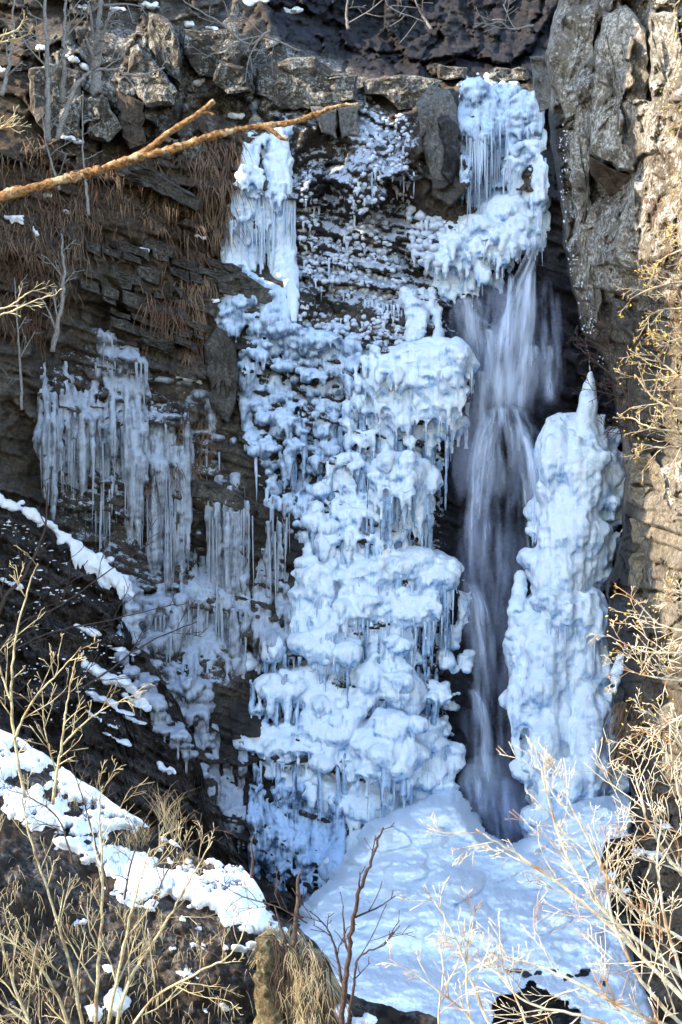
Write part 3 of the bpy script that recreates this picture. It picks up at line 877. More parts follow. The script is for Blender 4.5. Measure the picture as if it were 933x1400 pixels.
ICICLES = [icicle_mesh(i, M['icicle']) for i in range(8)]
ICICLES_G = [icicle_mesh(i, M['icicle_grey']) for i in range(8)]


def icicle(parent, u, v, r, L, Y=None, lib=ICICLES, off=.05):
    if Y is None: Y = float(frontY(u, v + 4))
    Y -= off
    k = K * Y
    o = bpy.data.objects.new('icicle', lib[int(rng.integers(8))]); col.objects.link(o)
    o.parent = parent; o.location = Vector(P(u, v, Y)) - Vector(parent.location)
    o.scale = (r * k, r * k, L * k); o.rotation_euler = (rng.normal() * .02, rng.normal() * .02, rng.random() * 6.28)
    return o


def cap(ice, icp, u, v, ru, rv, prot, n=9, skirt=1.0, drip=True):
    """a snowy swelling of ice with smaller lumps round its lower rim and a skirt of drips"""
    ice.ball(u, v, ru * 1.06, rv * 1.08, prot, .55, I=ICO3, rough=.24)
    for i in range(max(2, int(n * .55))):
        a = rng.random() * 2 * math.pi
        f = .55 + .4 * rng.random()
        q = (.22 + .2 * rng.random())
        ice.ball(u + ru * f * math.cos(a), v + rv * f * math.sin(a), ru * q * 1.7, rv * q * 1.3, None, .85, rough=.3)
    if drip:
        m = int(ru * 2 / 5)
        for i in range(m):
            x = u - ru + 2 * ru * (i + rng.random()) / m
            e = math.sqrt(max(0, 1 - ((x - u) / ru) ** 2))
            y = v + rv * e * .72
            Y = float(frontY(x, y))
            L = rv * (.5 + 1.0 * rng.random()) * skirt
            r = 2.2 + 2.6 * rng.random()
            ice.drip(x, y, r, L, Y + .12)
            if icp is not None and rng.random() < .35:
                icp.append((x + rng.normal() * 2, y + rv * .12, 1.3 + rng.random() * 1.3, L * (.9 + .6 * rng.random()), Y - .02))


def scatter(ice, poly, size, spacing=1.25, prob=1.0, drips=.6, sink=.25, flat=1.0, seed=0, I=ICO1, wob=8, squash=.9):
    """lumps all over an outline; size(u, v) gives the radius in pixels"""
    pl = np.array(poly, float)
    v = pl[:, 1].min()
    while v < pl[:, 1].max():
        u = pl[:, 0].min() + rng.random() * 8
        rrow = 1e9
        while u < pl[:, 0].max():
            r = max(2.5, size(u, v)) * (.65 + .75 * rng.random())
            x, y = u + rng.normal() * r * .35, v + rng.normal() * r * .45
            rrow = min(rrow, r)
            if rng.random() < prob and sd_poly([x], [y], pl)[0] + wob * n2(np.array([x / 20.]), np.array([y / 20.]), seed)[0] < 0:
                ice.ball(x, y, r * (1 + .25 * rng.random()), r * squash, r * K * 40 * flat, sink, I=I)
                if rng.random() < drips:
                    ice.drip(x + rng.normal() * r * .3, y + r * .4, r * (.35 + .35 * rng.random()), r * (1.6 + 2.2 * rng.random()))
            u += r * spacing * 1.25
        v += max(3.0, min(rrow, 30) * spacing * 1.1)


def lay_icicles(parent, lst, lib=ICICLES, most=290):
    lst = sorted(lst, key=lambda t: -t[2] * t[3])[:most]
    for (u, v, r, L, Y) in lst: icicle(parent, u, v, r, L, Y, lib)


# --- broad cascade in the middle, in five masses
CEN = [(288, 420), (305, 398), (385, 392), (395, 440), (470, 450), (520, 470), (565, 460), (648, 466), (645, 520), (634, 565), (612, 610), (603, 650), (592, 690), (585, 720), (606, 760), (618, 800), (604, 840), (590, 880), (578, 930), (600, 960), (628, 1000), (630, 1030), (622, 1085), (600, 1090), (560, 1100), (520, 1120), (490, 1160), (455, 1190), (425, 1200), (412, 1130), (392, 1075), (340, 1040), (338, 1000), (360, 970), (345, 935), (318, 920), (320, 895), (350, 880), (390, 870), (400, 830), (405, 790), (425, 770), (420, 730), (395, 720), (372, 690), (352, 630), (332, 610), (322, 480), (345, 465), (335, 450), (300, 450)]
cascade = thing('frozen_cascade', 'broad lumpy white cascade of frozen bulbs and caps left of the flowing water', 'ice', tuple(P(480, 1150, 37.)))
icp = []
ic = Ice()                                            # upper left: fine frozen spray over rock
for (u, v, ru, rv, p) in [(330, 415, 34, 20, .7), (360, 440, 28, 24, .7), (312, 436, 20, 14, .6), (385, 452, 26, 12, .6), (430, 470, 40, 16, .7), (480, 480, 36, 16, .6)]:
    ic.ball(u, v, ru, rv, p, .6, I=ICO3)
ic.column([(290, 366), (320, 372), (355, 388), (388, 402)], [6, 10, 11, 9], knob=.3)
ic.column([(388, 398), (390, 430), (392, 452)], [8, 7, 5], knob=.4)
ic.column([(334, 480), (338, 530), (342, 580), (345, 615)], [9, 12, 12, 9], knob=.4)
scatter(ic, [(288, 420), (305, 398), (385, 396), (395, 440), (370, 480), (345, 465), (300, 452)], lambda u, v: 5.0, prob=.8, seed=1)
scatter(ic, [(325, 470), (395, 440), (470, 450), (525, 475), (520, 540), (470, 620), (440, 640), (470, 690), (430, 765), (372, 690), (345, 615)], lambda u, v: 8.2 + (v - 450) * .010, prob=.74, drips=.35, seed=2, spacing=1.45)
scatter(ic, [(325, 470), (395, 440), (525, 475), (500, 600), (470, 690), (430, 765), (372, 690), (345, 615)], lambda u, v: 4.6, prob=.22, drips=.3, seed=3, spacing=1.5)
for (u, v, r, L) in [(318, 482, 3.5, 40), (365, 668, 4, 80), (383, 712, 5, 90), (372, 690, 4, 150), (350, 625, 3, 60)]: icp.append((u, v, r, L, None))
ic.remesh('ice_mass', M['ice_clear'], cascade, .05, (.05, .03), 1)
ic = Ice()                                            # upper cap above the water
for a in [(585, 500, 60, 34, 1.2), (540, 525, 42, 28, .9), (622, 492, 25, 26, 1.0), (600, 540, 34, 34, .8), (530, 560, 24, 22, .6), (612, 575, 22, 26, .6)]: cap(ic, icp, *a)
scatter(ic, [(490, 480), (520, 470), (600, 600), (600, 660), (560, 640), (500, 600), (470, 620), (470, 560)], lambda u, v: 8.0, drips=.8, seed=4)
scatter(ic, [(520, 468), (640, 470), (640, 550), (604, 640), (560, 600), (520, 540)], lambda u, v: 6.0, prob=.12, drips=.9, seed=5)
for u in range(612, 648, 5): ic.drip(u, 500 + rng.random() * 60, 3.4, 30 + 40 * rng.random())
ic.remesh('ice_mass', M['ice'], cascade, .047, (.09, .042), 4)
ic = Ice()                                            # middle
for a in [(545, 655, 40, 30, 1.1), (570, 690, 22, 34, .8), (522, 690, 34, 26, .8), (592, 655, 12, 16, .5)]: cap(ic, icp, *a)
scatter(ic, [(440, 640), (500, 600), (560, 620), (590, 700), (560, 740), (470, 760), (420, 770), (425, 720)], lambda u, v: 9.5, drips=.8, seed=6)
for a in [(560, 775, 58, 28, 1.2), (505, 790, 40, 28, 1.0), (598, 790, 28, 26, .9), (545, 835, 48, 30, 1.1), (500, 828, 36, 24, .9), (440, 775, 32, 18, .7), (585, 830, 24, 24, .7)]: cap(ic, icp, *a, skirt=1.25)
scatter(ic, [(440, 740), (600, 750), (610, 860), (470, 870)], lambda u, v: 6.5, prob=.08, drips=.8, seed=17)
scatter(ic, [(398, 790), (470, 760), (490, 860), (480, 900), (410, 890), (400, 850)], lambda u, v: 10, drips=1, seed=7)
for a in [(428, 800, 20, 26, .6), (440, 850, 22, 26, .6), (412, 830, 12, 22, .4), (470, 880, 24, 20, .7), (448, 900, 20, 16, .6), (500, 872, 26, 18, .8), (545, 880, 24, 16, .7)]: cap(ic, icp, *a, n=4, skirt=1.4)
for (u, v, ru, rv) in [(622, 778, 13, 15), (632, 836, 11, 26), (620, 870, 14, 20), (634, 905, 14, 18), (612, 905, 12, 14), (600, 950, 14, 16), (618, 960, 12, 16), (604, 995, 16, 16)]:
    ic.ball(u, v, ru, rv, .35, .3)
    scatter(ic, [(u - ru, v - rv), (u + ru, v - rv), (u + ru, v + rv), (u - ru, v + rv)], lambda a, b: 5, prob=.7, drips=.2, seed=8)
ic.remesh('ice_mass', M['ice'], cascade, .047, (.09, .038), 5)
ic = Ice()                                            # lower
for a in [(425, 940, 56, 32, 1.2), (505, 925, 36, 40, 1.3), (545, 945, 34, 36, 1.1), (470, 965, 40, 26, 1.0), (392, 1018, 50, 30, 1.2), (455, 1000, 50, 34, 1.3), (525, 1025, 58, 42, 1.4), (585, 1040, 42, 40, 1.2), (432, 1065, 50, 32, 1.2), (505, 1085, 56, 40, 1.3), (575, 1085, 40, 30, 1.0), (360, 905, 24, 18, .7), (545, 1128, 50, 26, 1.1), (602, 1112, 34, 26, 1.0), (488, 1160, 36, 24, .9), (458, 1196, 26, 20, .7), (630, 1130, 22, 18, .7)]: cap(ic, icp, *a, n=8, skirt=.8)
for (u, v, ru, rv) in [(336, 905, 14, 14), (374, 885, 14, 16), (372, 925, 10, 12), (356, 940, 14, 12), (388, 925, 12, 12), (466, 895, 22, 16), (352, 970, 12, 10), (385, 868, 18, 8)]:
    cap(ic, icp, u, v, ru, rv, .5, n=3)
scatter(ic, [(320, 895), (400, 880), (470, 880), (560, 880), (620, 1000), (620, 1085), (500, 1140), (420, 1120), (340, 1040), (345, 935)], lambda u, v: 15, prob=.16, drips=.5, seed=9, I=ICO2)
scatter(ic, [(320, 895), (400, 880), (470, 880), (560, 880), (620, 1000), (620, 1085), (500, 1140), (420, 1120), (340, 1040), (345, 935)], lambda u, v: 6.5, prob=.07, drips=.7, seed=19)
ic.remesh('ice_mass', M['ice'], cascade, .05, (.11, .035), 6)
ic = Ice()                                            # fluted drapery hanging between the caps
for i in range(330):
    v = 560 + 500 * rng.random(); u0, u1 = np.interp(v, [560, 700, 800, 900, 1060], [380, 410, 400, 335, 345]), np.interp(v, [560, 650, 720, 800, 1060], [620, 600, 590, 615, 610])
    u = u0 + (u1 - u0) * rng.random(); L = 40 + 70 * rng.random(); Yc = float(cliffY(u, v))
    Yh = min(Yc - .1, float(frontY(u, v)) + .25)
    ic.column([(u, v), (u + rng.normal() * 1.5, v + L * .5), (u + rng.normal() * 2, v + L)], [2.2 + 2 * rng.random(), 2.6 + 1.6 * rng.random(), 1.0], Y0=[Yh, Yh - .03, Yh - .02], knob=.35)
ic.remesh('ice_mass', M['ice_foot'], cascade, .045, (.03, .02), 1)
ic = Ice()                                            # foot: vertical fluted drapery on dark rock
for i in range(110):
    u = 342 + 128 * rng.random(); v = 1075 + 50 * rng.random() + .12 * (u - 345)
    ic.column([(u, v), (u + rng.normal() * 2, v + 45), (u + rng.normal() * 2, v + 70 + 70 * rng.random())], [2 + 3 * rng.random(), 3.2, 1.2], knob=.35, off=.05)
scatter(ic, [(330, 1050), (400, 1060), (440, 1150), (430, 1230), (395, 1220), (350, 1130)], lambda u, v: 7, prob=.28, drips=.5, seed=10)
ic.remesh('ice_mass', M['ice_foot'], cascade, .045)
lay_icicles(cascade, icp)

# --- swollen column on the right of the water
pillar = thing('ice_pillar', 'tall swollen white ice pillar with a pointed tip right of the flowing water', 'ice', tuple(P(780, 1100, 37.)))
icp = []
front[:] = np.minimum(front, np.where(sd_poly(FUU, FVV, [(690, 560), (860, 560), (860, 1140), (690, 1140)]) < 0, np.interp(FVV, [560, 800, 1140], [39.8, 39.0, 37.6]), 99))
ic = Ice()
for a in [(775, 592, 34, 26, 1.0), (785, 640, 46, 46, 1.3), (768, 690, 36, 40, 1.2), (812, 665, 30, 24, .9), (830, 640, 24, 16, .7), (820, 705, 26, 20, .8), (745, 640, 14, 16, .6), (742, 722, 18, 16, .7), (775, 745, 38, 34, 1.2), (818, 745, 28, 24, .9), (750, 775, 30, 26, 1.0), (800, 785, 36, 30, 1.0)]: cap(ic, icp, *a, n=6, skirt=.5)
ic.column([(808, 508), (806, 540), (801, 580), (796, 620)], [3, 9, 16, 24], Y0=38.9, knob=.12)
for (u, v, ru, rv) in [(760, 640, 30, 70), (800, 650, 34, 80), (785, 740, 44, 70), (770, 800, 40, 60)]: ic.ball(u, v, ru, rv, 1.0, .5, I=ICO3, rough=.2)
ic.column([(806, 486), (807, 515)], [1.6, 2.6], Y0=39.3)
ic.column([(822, 566), (824, 590), (828, 612)], [8, 8, 6], Y0=39.0)
for i in range(40):
    v = 560 + 200 * rng.random(); u = 745 + 75 * rng.random() - .05 * (v - 560); r = 4 + 7 * rng.random()
    ic.column([(u, v), (u + rng.normal() * 3, v + 40), (u + rng.normal() * 4, v + 80), (u + rng.normal() * 5, v + 110 + 40 * rng.random())], [r * .6, r, r * .9, r * .4], knob=.4, off=.05)
for i in range(30):                                    # iced twigs sticking out of the right edge
    v = 575 + 190 * rng.random(); u = np.interp(v, [575, 640, 700, 770], [832, 850, 842, 830]); a = rng.uniform(.3, 1.2); L = 12 + 22 * rng.random()
    Yc = float(frontY(u - 8, v))
    ic.column([(u - 10, v + 10), (u + L * .4 * math.cos(a), v - L * .4 * math.sin(a)), (u + L * .7 * math.cos(a), v - L * math.sin(a))], [6, 3.5, 1.3], Y0=Yc, knob=.4)
scatter(ic, [(805, 590), (835, 575), (852, 600), (858, 650), (840, 700), (850, 705), (832, 770), (800, 720), (800, 640)], lambda u, v: 11, prob=.8, drips=.15, seed=21, I=ICO2)
for a, b in [((838, 772), (812, 815)), ((855, 672), (836, 712)), ((856, 618), (842, 650)), ((848, 600), (838, 640))]:
    ic.column([a, ((a[0] + b[0]) / 2 - 3, (a[1] + b[1]) / 2), b], [1.5, 4.5, 8], knob=.4)
ic.remesh('ice_mass', M['ice'], pillar, .05, (.10, .04), 4)
ic = Ice()
for a in [(740, 850, 44, 30, 1.1), (775, 830, 34, 34, 1.0), (808, 840, 24, 36, .9), (722, 890, 30, 34, 1.0), (752, 905, 42, 40, 1.2), (800, 900, 34, 44, 1.1), (735, 960, 26, 40, .8), (760, 985, 30, 30, .9), (812, 975, 28, 40, 1.0), (822, 920, 16, 16, .6), (833, 952, 11, 12, .5), (745, 1040, 34, 36, 1.0), (782, 1045, 26, 22, .9), (810, 1050, 30, 40, 1.0), (840, 1068, 24, 20, .8), (770, 1095, 48, 34, 1.2), (835, 1105, 30, 24, .9), (758, 1126, 44, 26, 1.1), (805, 1136, 46, 24, 1.1), (846, 1132, 28, 20, .8), (728, 1120, 18, 20, .6)]: cap(ic, icp, *a, n=5, skirt=.7)
ic.column([(712, 782), (710, 810), (706, 840)], [3.5, 8, 11], knob=.5)
scatter(ic, [(690, 890), (735, 810), (835, 860), (842, 1030), (862, 1070), (860, 1120), (740, 1120), (715, 1060)], lambda u, v: 16, prob=.22, drips=.5, seed=22, I=ICO2)
for i in range(44):
    v = 800 + 220 * rng.random(); u = np.interp(v, [800, 900, 1020], [735, 700, 725]) + 110 * rng.random(); r = 4 + 7 * rng.random()
    ic.column([(u, v), (u + rng.normal() * 3, v + 40), (u + rng.normal() * 4, v + 80), (u + rng.normal() * 5, v + 100 + 40 * rng.random())], [r * .6, r, r * .9, r * .4], knob=.4, off=.05)
for i in range(26):
    v = 900 + 170 * rng.random(); ic.drip(np.interp(v, [900, 1070], [700, 728]) + rng.random() * 8, v, 3, 22)
ic.remesh('ice_mass', M['ice'], pillar, .05, (.10, .04), 4)
lay_icicles(pillar, icp, most=150)
knob = Ice()
for (u, v, r) in [(860, 872, 5), (856, 884, 4), (850, 900, 9), (846, 915, 11), (844, 930, 7), (842, 945, 4)]: knob.ball(u, v, r, r * 1.1, None, .4, Y=35.2, upd=False)
ko = knob.remesh('frozen_drip', M['ice'], None, .045)
tag(ko, 'small pear shaped ice knob on the dark rock right of the white pillar', 'ice')

# --- frozen lip at the top right
lip = thing('frozen_lip', 'frozen top lip of the falls with a thick snow band above the running water', 'ice', tuple(P(680, 340, 41.)))
icp = []
ic = Ice()
scatter(ic, [(630, 112), (652, 104), (716, 120), (735, 140), (742, 190), (700, 215), (640, 200), (626, 180)], lambda u, v: 5.5, prob=.8, drips=.5, seed=31, flat=.6, squash=1.3)
for (u, v, ru, rv) in [(690, 150, 40, 36), (660, 160, 30, 44), (715, 170, 26, 44), (650, 125, 20, 18), (730, 160, 12, 36)]: ic.ball(u, v, ru, rv, .45, .5, I=ICO3, rough=.25)
scatter(ic, [(632, 110), (716, 120), (740, 180), (690, 220), (636, 220)], lambda u, v: 4.2, prob=.5, drips=.6, seed=34)
for i in range(70):
    u = 632 + 66 * rng.random(); v = 150 + 70 * rng.random()
    ic.column([(u, v), (u + rng.normal() * 3, v + 40), (u + rng.normal() * 3, min(v + 70 + 60 * rng.random(), 285))], [3 + 3 * rng.random(), 4, 1.5], knob=.5)
    icp.append((u, v + 20, 1.5 + rng.random(), 40 + 50 * rng.random(), None))
scatter(ic, [(625, 185), (700, 210), (690, 280), (640, 285)], lambda u, v: 5, prob=.45, drips=.8, seed=32)
for i in range(5): icp.append((632 + i * 2.6, 196 + 8 * i % 11, 2.2, 85 - 3 * i, None))
ic.column([(640, 108), (632, 140), (628, 180), (634, 240), (640, 275)], [4, 5, 6, 5, 4], knob=.4)
ic.remesh('ice_mass', M['ice_clear'], lip, .048, (.04, .03))
ic = Ice()
for a in [(720, 215, 26, 18, .8), (700, 226, 16, 12, .6), (738, 200, 9, 22, .6), (738, 255, 10, 40, .8), (735, 310, 14, 24, .8)]: cap(ic, icp, *a, n=4, skirt=1.2)
for a in [(615, 335, 34, 16, .9), (650, 318, 40, 22, 1.1), (690, 298, 40, 26, 1.2), (722, 270, 22, 26, 1.0), (600, 350, 22, 20, .8), (635, 350, 38, 24, 1.0), (680, 330, 34, 26, 1.0), (712, 315, 28, 24, 1.0)]: cap(ic, icp, *a, n=6, skirt=.9)
scatter(ic, [(580, 340), (690, 320), (740, 320), (735, 335), (700, 345), (690, 385), (640, 400), (606, 412), (592, 385)], lambda u, v: 6, prob=.8, drips=1.0, seed=33)
for u in np.arange(600, 745, 3.5):
    v = np.interp(u, [600, 640, 690, 700, 745], [395, 385, 365, 335, 318]); ic.drip(u, v - 10 + rng.normal() * 5, 2.8, 14 + 22 * rng.random())
ic.remesh('ice_mass', M['ice'], lip, .05)
lay_icicles(lip, icp, most=120)

# --- frost and small frozen runs on the rock between
crust = Ice()
scatter(crust, [(560, 285), (625, 300), (600, 330), (590, 380), (560, 350)], lambda u, v: 6.5, prob=.8, drips=.4, seed=41)
scatter(crust, [(500, 130), (522, 128), (530, 200), (520, 300), (560, 380), (540, 440), (470, 400), (420, 380), (480, 300), (498, 200)], lambda u, v: 3.6, prob=.55, drips=.25, seed=42, spacing=1.6)
scatter(crust, [(540, 160), (565, 150), (560, 280), (530, 280)], lambda u, v: 3.4, prob=.5, drips=.3, seed=43, spacing=1.6)
scatter(crust, [(408, 230), (425, 230), (440, 380), (415, 400)], lambda u, v: 3.2, prob=.55, drips=.2, seed=44, spacing=1.5)
scatter(crust, [(405, 420), (520, 440), (540, 420), (560, 470), (470, 455), (400, 445)], lambda u, v: 3.6, prob=.6, drips=.2, seed=45, spacing=1.5)
cr = crust.raw('frost_crust', M['frost'], None, 'stuff', .03)
tag(cr, 'rough frost crust covering the rock between the two upper ice falls', 'frost')
runs = thing('icicle_row', 'short white icicles and frozen run on the rock ledge above the middle cascade', 'ice', tuple(P(570, 460, 40.)))
ic = Ice()
ic.column([(560, 400), (562, 430), (566, 468)], [14, 11, 10], knob=.4); ic.column([(578, 400), (576, 430), (572, 465)], [10, 9, 9], knob=.4); ic.column([(596, 420), (598, 440), (598, 468)], [9, 7, 7], knob=.4)
scatter(ic, [(545, 395), (590, 395), (600, 430), (550, 420)], lambda u, v: 6, drips=.5, seed=46)
ic.remesh('ice_mass', M['ice'], runs, .045)
icp = [(500 + i * 5 + rng.normal(), 408 + 4 * rng.random() + i * 1.0, 1.6 + rng.random(), 18 + 20 * rng.random(), None) for i in range(18)]
lay_icicles(runs, icp)
for (u, v, r, L, lab) in [(440, 392, 1.5, 20, 'tiny icicle at the left end of the shadowed ledge below the frosted rock'),
                          (470, 398, 1.5, 20, 'tiny icicle at the right end of the shadowed ledge below the frosted rock'),
                          (450, 355, 2.2, 32, 'stout lone icicle low on the dark rock right of the white ice curtain'),
                          (485, 290, 2.0, 24, 'lone icicle under the dark ledge halfway between the two upper ice falls'),
                          (509, 235, 1.9, 50, 'long thin icicle below the frosted notch left of the tall grey slab'),
                          (552, 200, 2.2, 70, 'longest lone icicle close beside the left edge of the grey slab'),
                          (566, 235, 1.7, 36, 'short icicle at the foot of the grey slab, right of a longer one'),
                          (500, 175, 1.7, 24, 'small icicle hanging in the frosty notch between two top boulders')]:
    o = bpy.data.objects.new('icicle', ICICLES[int(rng.integers(8))]); col.objects.link(o)
    Yi = float(frontY(u, v + 4)) - .05
    o.location = P(u, v, Yi); o.scale = (r * K * Yi, r * K * Yi, L * K * Yi); o.rotation_euler = (0, 0, rng.random() * 6.28)
    tag(o, lab, 'icicle', 'lone icicles on the frosted rock')

# --- white curtain at the upper left
veil = thing('ice_curtain', 'white ice curtain on the upper left cliff behind the tip of the fallen branch', 'ice', tuple(P(350, 390, 40.)))
icp = []
ic = Ice()
for (u0, v0, u1, v1, a, b, c) in [(340, 195, 312, 365, 7, 15, 9), (350, 185, 330, 368, 8, 15, 9), (345, 240, 345, 372, 6, 10, 5), (332, 230, 306, 350, 5, 9, 6), (375, 185, 384, 385, 9, 14, 9), (388, 190, 402, 440, 8, 11, 3), (365, 260, 372, 375, 7, 6, 2.5), (392, 240, 398, 410, 8, 10, 5), (355, 265, 358, 370, 6, 6, 3), (318, 280, 318, 366, 8, 9, 6), (335, 280, 338, 372, 9, 9, 4)]:
    ic.column([(u0, v0), (u0 * .6 + u1 * .4 + rng.normal() * 2, v0 * .6 + v1 * .4), (u0 * .2 + u1 * .8, v0 * .2 + v1 * .8), (u1, v1)], [a, b * .8, b, c], knob=.35, off=.12)
for (u, v, ru, rv) in [(360, 165, 22, 12), (350, 145, 10, 12), (385, 180, 24, 12), (352, 190, 16, 14), (382, 220, 18, 20), (345, 250, 14, 22), (375, 265, 12, 14), (388, 285, 16, 20), (330, 300, 18, 20), (338, 240, 12, 16)]:
    ic.ball(u, v, ru, rv, .4, .4)
scatter(ic, [(345, 180), (400, 185), (406, 300), (385, 330), (350, 330), (308, 320), (330, 230)], lambda u, v: 6, prob=.6, drips=.8, seed=51)
for i in range(40):
    u = 308 + 96 * rng.random(); v = 250 + 90 * rng.random(); icp.append((u, v, 1.5 + 1.6 * rng.random(), 40 + 60 * rng.random(), None))
ic.remesh('ice_mass', M['ice'], veil, .045, (.05, .03))
lay_icicles(veil, icp)

# --- grey curtain of long icicles on the left
curt = thing('icicle_curtain', 'grey curtain of long icicles hanging from the ledge on the left dark cliff', 'ice', tuple(P(180, 800, 38.)))
icp = []
ic = Ice()
for (u, v0, v1, r) in [(140, 610, 735, 11), (152, 590, 700, 9), (182, 600, 775, 9), (190, 620, 760, 6), (212, 600, 800, 14), (226, 590, 790, 12), (240, 610, 785, 11), (250, 620, 740, 7), (70, 560, 690, 9), (85, 560, 700, 9), (100, 570, 690, 9), (112, 565, 680, 8), (128, 580, 690, 9), (60, 570, 660, 6), (160, 600, 690, 7), (200, 600, 720, 8), (300, 650, 930, 11), (308, 700, 920, 7), (324, 655, 790, 8), (330, 760, 900, 6), (278, 760, 920, 8), (262, 780, 900, 9), (288, 790, 920, 7), (240, 830, 900, 11), (318, 830, 910, 9)]:
    ic.column([(u + rng.normal() * 2, v0), (u + rng.normal() * 2, v0 * .6 + v1 * .4), (u + rng.normal(), v0 * .2 + v1 * .8), (u, v1)], [r * .6, r, r * .85, r * .25], Y0=float(cliffY(u, v0)) - .12 - .0008 * (v1 - v0), knob=.2)
    for k in range(4):
        icp.append((u + rng.normal() * r * .9, v0 + (v1 - v0) * (.3 + .35 * rng.random()), 1.4 + 2.0 * rng.random(), (v1 - v0) * (.35 + .4 * rng.random()), None))
TOPX, TOPV = [50, 75, 100, 130, 170, 210, 250, 262], [556, 552, 560, 580, 588, 600, 612, 625]
BOTX, BOTV = [50, 70, 100, 130, 142, 158, 172, 184, 200, 216, 240, 262], [655, 705, 742, 715, 752, 700, 725, 790, 725, 835, 815, 760]
for k in range(118):
    u = 50 + 213 * rng.random(); gap = n2(np.array([u / 17.]), np.array([.5]), 66)[0]
    v0 = np.interp(u, TOPX, TOPV) + 26 * n2(np.array([u / 24.]), np.array([2.5]), 67)[0] + rng.normal() * 12; v1 = np.interp(u, BOTX, BOTV)
    v1 = v0 + (v1 - v0) * np.clip(.62 + .55 * gap + .22 * rng.normal(), .18, 1.08)
    r = 1.6 + 5.2 * rng.random() ** 2.2; up = 14 + 40 * rng.random(); Yc = float(cliffY(u, v0)) - .22 - .3 * rng.random(); Yt = float(cliffY(u, v0 - up)) - .02
    ic.column([(u + rng.normal() * 3, v0 - up), (u + rng.normal(), v0 + 4), (u + rng.normal(), v0 * .6 + v1 * .4), (u + rng.normal(), v0 * .25 + v1 * .75), (u + rng.normal() * .6, v1)], [r * .5, r * .9, r * 1.15, r * .85, r * .22], Y0=[Yt, .4 * Yt + .6 * Yc, Yc, Yc, Yc], knob=.26)
    icp.append((u + 3 * rng.normal(), v0 + 10 + 40 * rng.random(), 1.0 + 1.5 * rng.random(), (v1 - v0) * (.4 + .6 * rng.random()), Yc - .05))
for k in range(26):
    u = rng.choice([292, 303, 322, 332, 372, 384]) + 5 * rng.normal(); v0 = 640 + 45 * rng.random() + .4 * (u - 285); v1 = 760 + 150 * rng.random(); Yc = float(cliffY(u, v0)) - .35
    r = 1.6 + 5 * rng.random() ** 2
    ic.column([(u, v0), (u + rng.normal(), v0 * .6 + v1 * .4), (u, v0 * .25 + v1 * .75), (u, v1)], [r * .7, r * 1.1, r, r * .5], Y0=Yc, knob=.25)
    icp.append((u + 4 * rng.normal(), v0 + 20, 1.2 + rng.random(), 50 + 110 * rng.random(), Yc - .08))
for i in range(46):                                    # thin sheet of older ice above the icicles
    u = 52 + 210 * rng.random(); v = np.interp(u, [52, 100, 170, 262], [500, 505, 540, 575]) + 40 * rng.random()
    ic.column([(u, v), (u + rng.normal() * 2, v + 22), (u + rng.normal() * 3, v + 45 + 30 * rng.random())], [1.2 + 1.5 * rng.random(), 2.6 + 2.4 * rng.random(), 1.5], knob=.4, off=.02)
for i in range(60):
    u = 126 + 78 * rng.random(); v = 440 + 55 * rng.random() + .5 * (u - 126)
    ic.column([(u, v), (u + rng.normal() * 2, v + 14), (u + rng.normal() * 3, v + 28 + 26 * rng.random())], [1.5, 4 + 2 * rng.random(), 1.5], knob=.5, off=.02)
    icp.append((u, v, 1.3 + rng.random(), 20 + 20 * rng.random(), None))
for (u, v, ru, rv) in [(222, 520, 20, 6), (255, 525, 18, 6), (275, 540, 14, 8), (288, 555, 8, 12), (302, 560, 6, 12), (290, 580, 7, 18), (322, 660, 10, 14), (320, 605, 8, 9), (230, 570, 22, 5), (270, 592, 24, 4), (298, 600, 10, 6)]:
    ic.ball(u, v, ru, rv, .3, .35)
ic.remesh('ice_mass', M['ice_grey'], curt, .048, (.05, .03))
ic = Ice()                                            # lumps and frozen ledges below
for a in [(150, 800, 26, 14, .5), (175, 800, 14, 12, .5), (205, 830, 28, 18, .6), (185, 850, 18, 16, .5), (235, 850, 26, 26, .6), (265, 860, 20, 24, .5), (230, 815, 16, 12, .5), (220, 880, 26, 16, .6), (250, 940, 36, 16, .7), (215, 955, 30, 12, .6), (265, 965, 28, 16, .6), (240, 975, 36, 12, .6), (200, 1030, 22, 12, .4), (255, 1020, 18, 14, .4), (160, 825, 20, 16, .4), (140, 845, 10, 14, .4)]: cap(ic, icp, *a, n=5, skirt=1.3)
scatter(ic, [(130, 800), (260, 800), (340, 760), (345, 900), (300, 940), (290, 1010), (190, 1060), (160, 900)], lambda u, v: 7, prob=.35, drips=1, seed=61)
for i in range(90):
    u = 250 + 145 * rng.random(); v = 745 + 120 * rng.random()
    ic.column([(u, v), (u + rng.normal() * 2, v + 30), (u + rng.normal() * 2, v + 50 + 40 * rng.random())], [3, 4.5, 2], knob=.6)
for i in range(70):
    v = 820 + 220 * rng.random(); u = np.interp(v, [820, 900, 960, 1040], [178, 172, 205, 255]) + 26 * rng.random() - 8
    ic.ball(u, v, 5 + 9 * rng.random(), 4 + 6 * rng.random(), .3, .3, Y=min(float(frontY(u, v)), slopeY(u, v) - .15) , rough=.3)
    if rng.random() < .5: ic.drip(u, v + 4, 2.5, 20 + 25 * rng.random())
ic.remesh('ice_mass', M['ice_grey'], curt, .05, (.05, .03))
for i in range(28): icp.append((130 + 55 * rng.random(), 805 + 15 * rng.random(), 1.4 + 1.4 * rng.random(), 25 + 35 * rng.random(), None))
for (u, v) in [(232, 590), (240, 596), (250, 602), (262, 606), (272, 610), (283, 614), (292, 616), (300, 618)]: icp.append((u, v, 1.8, 20 + 45 * rng.random(), None))
lay_icicles(curt, icp, ICICLES_G, 290)
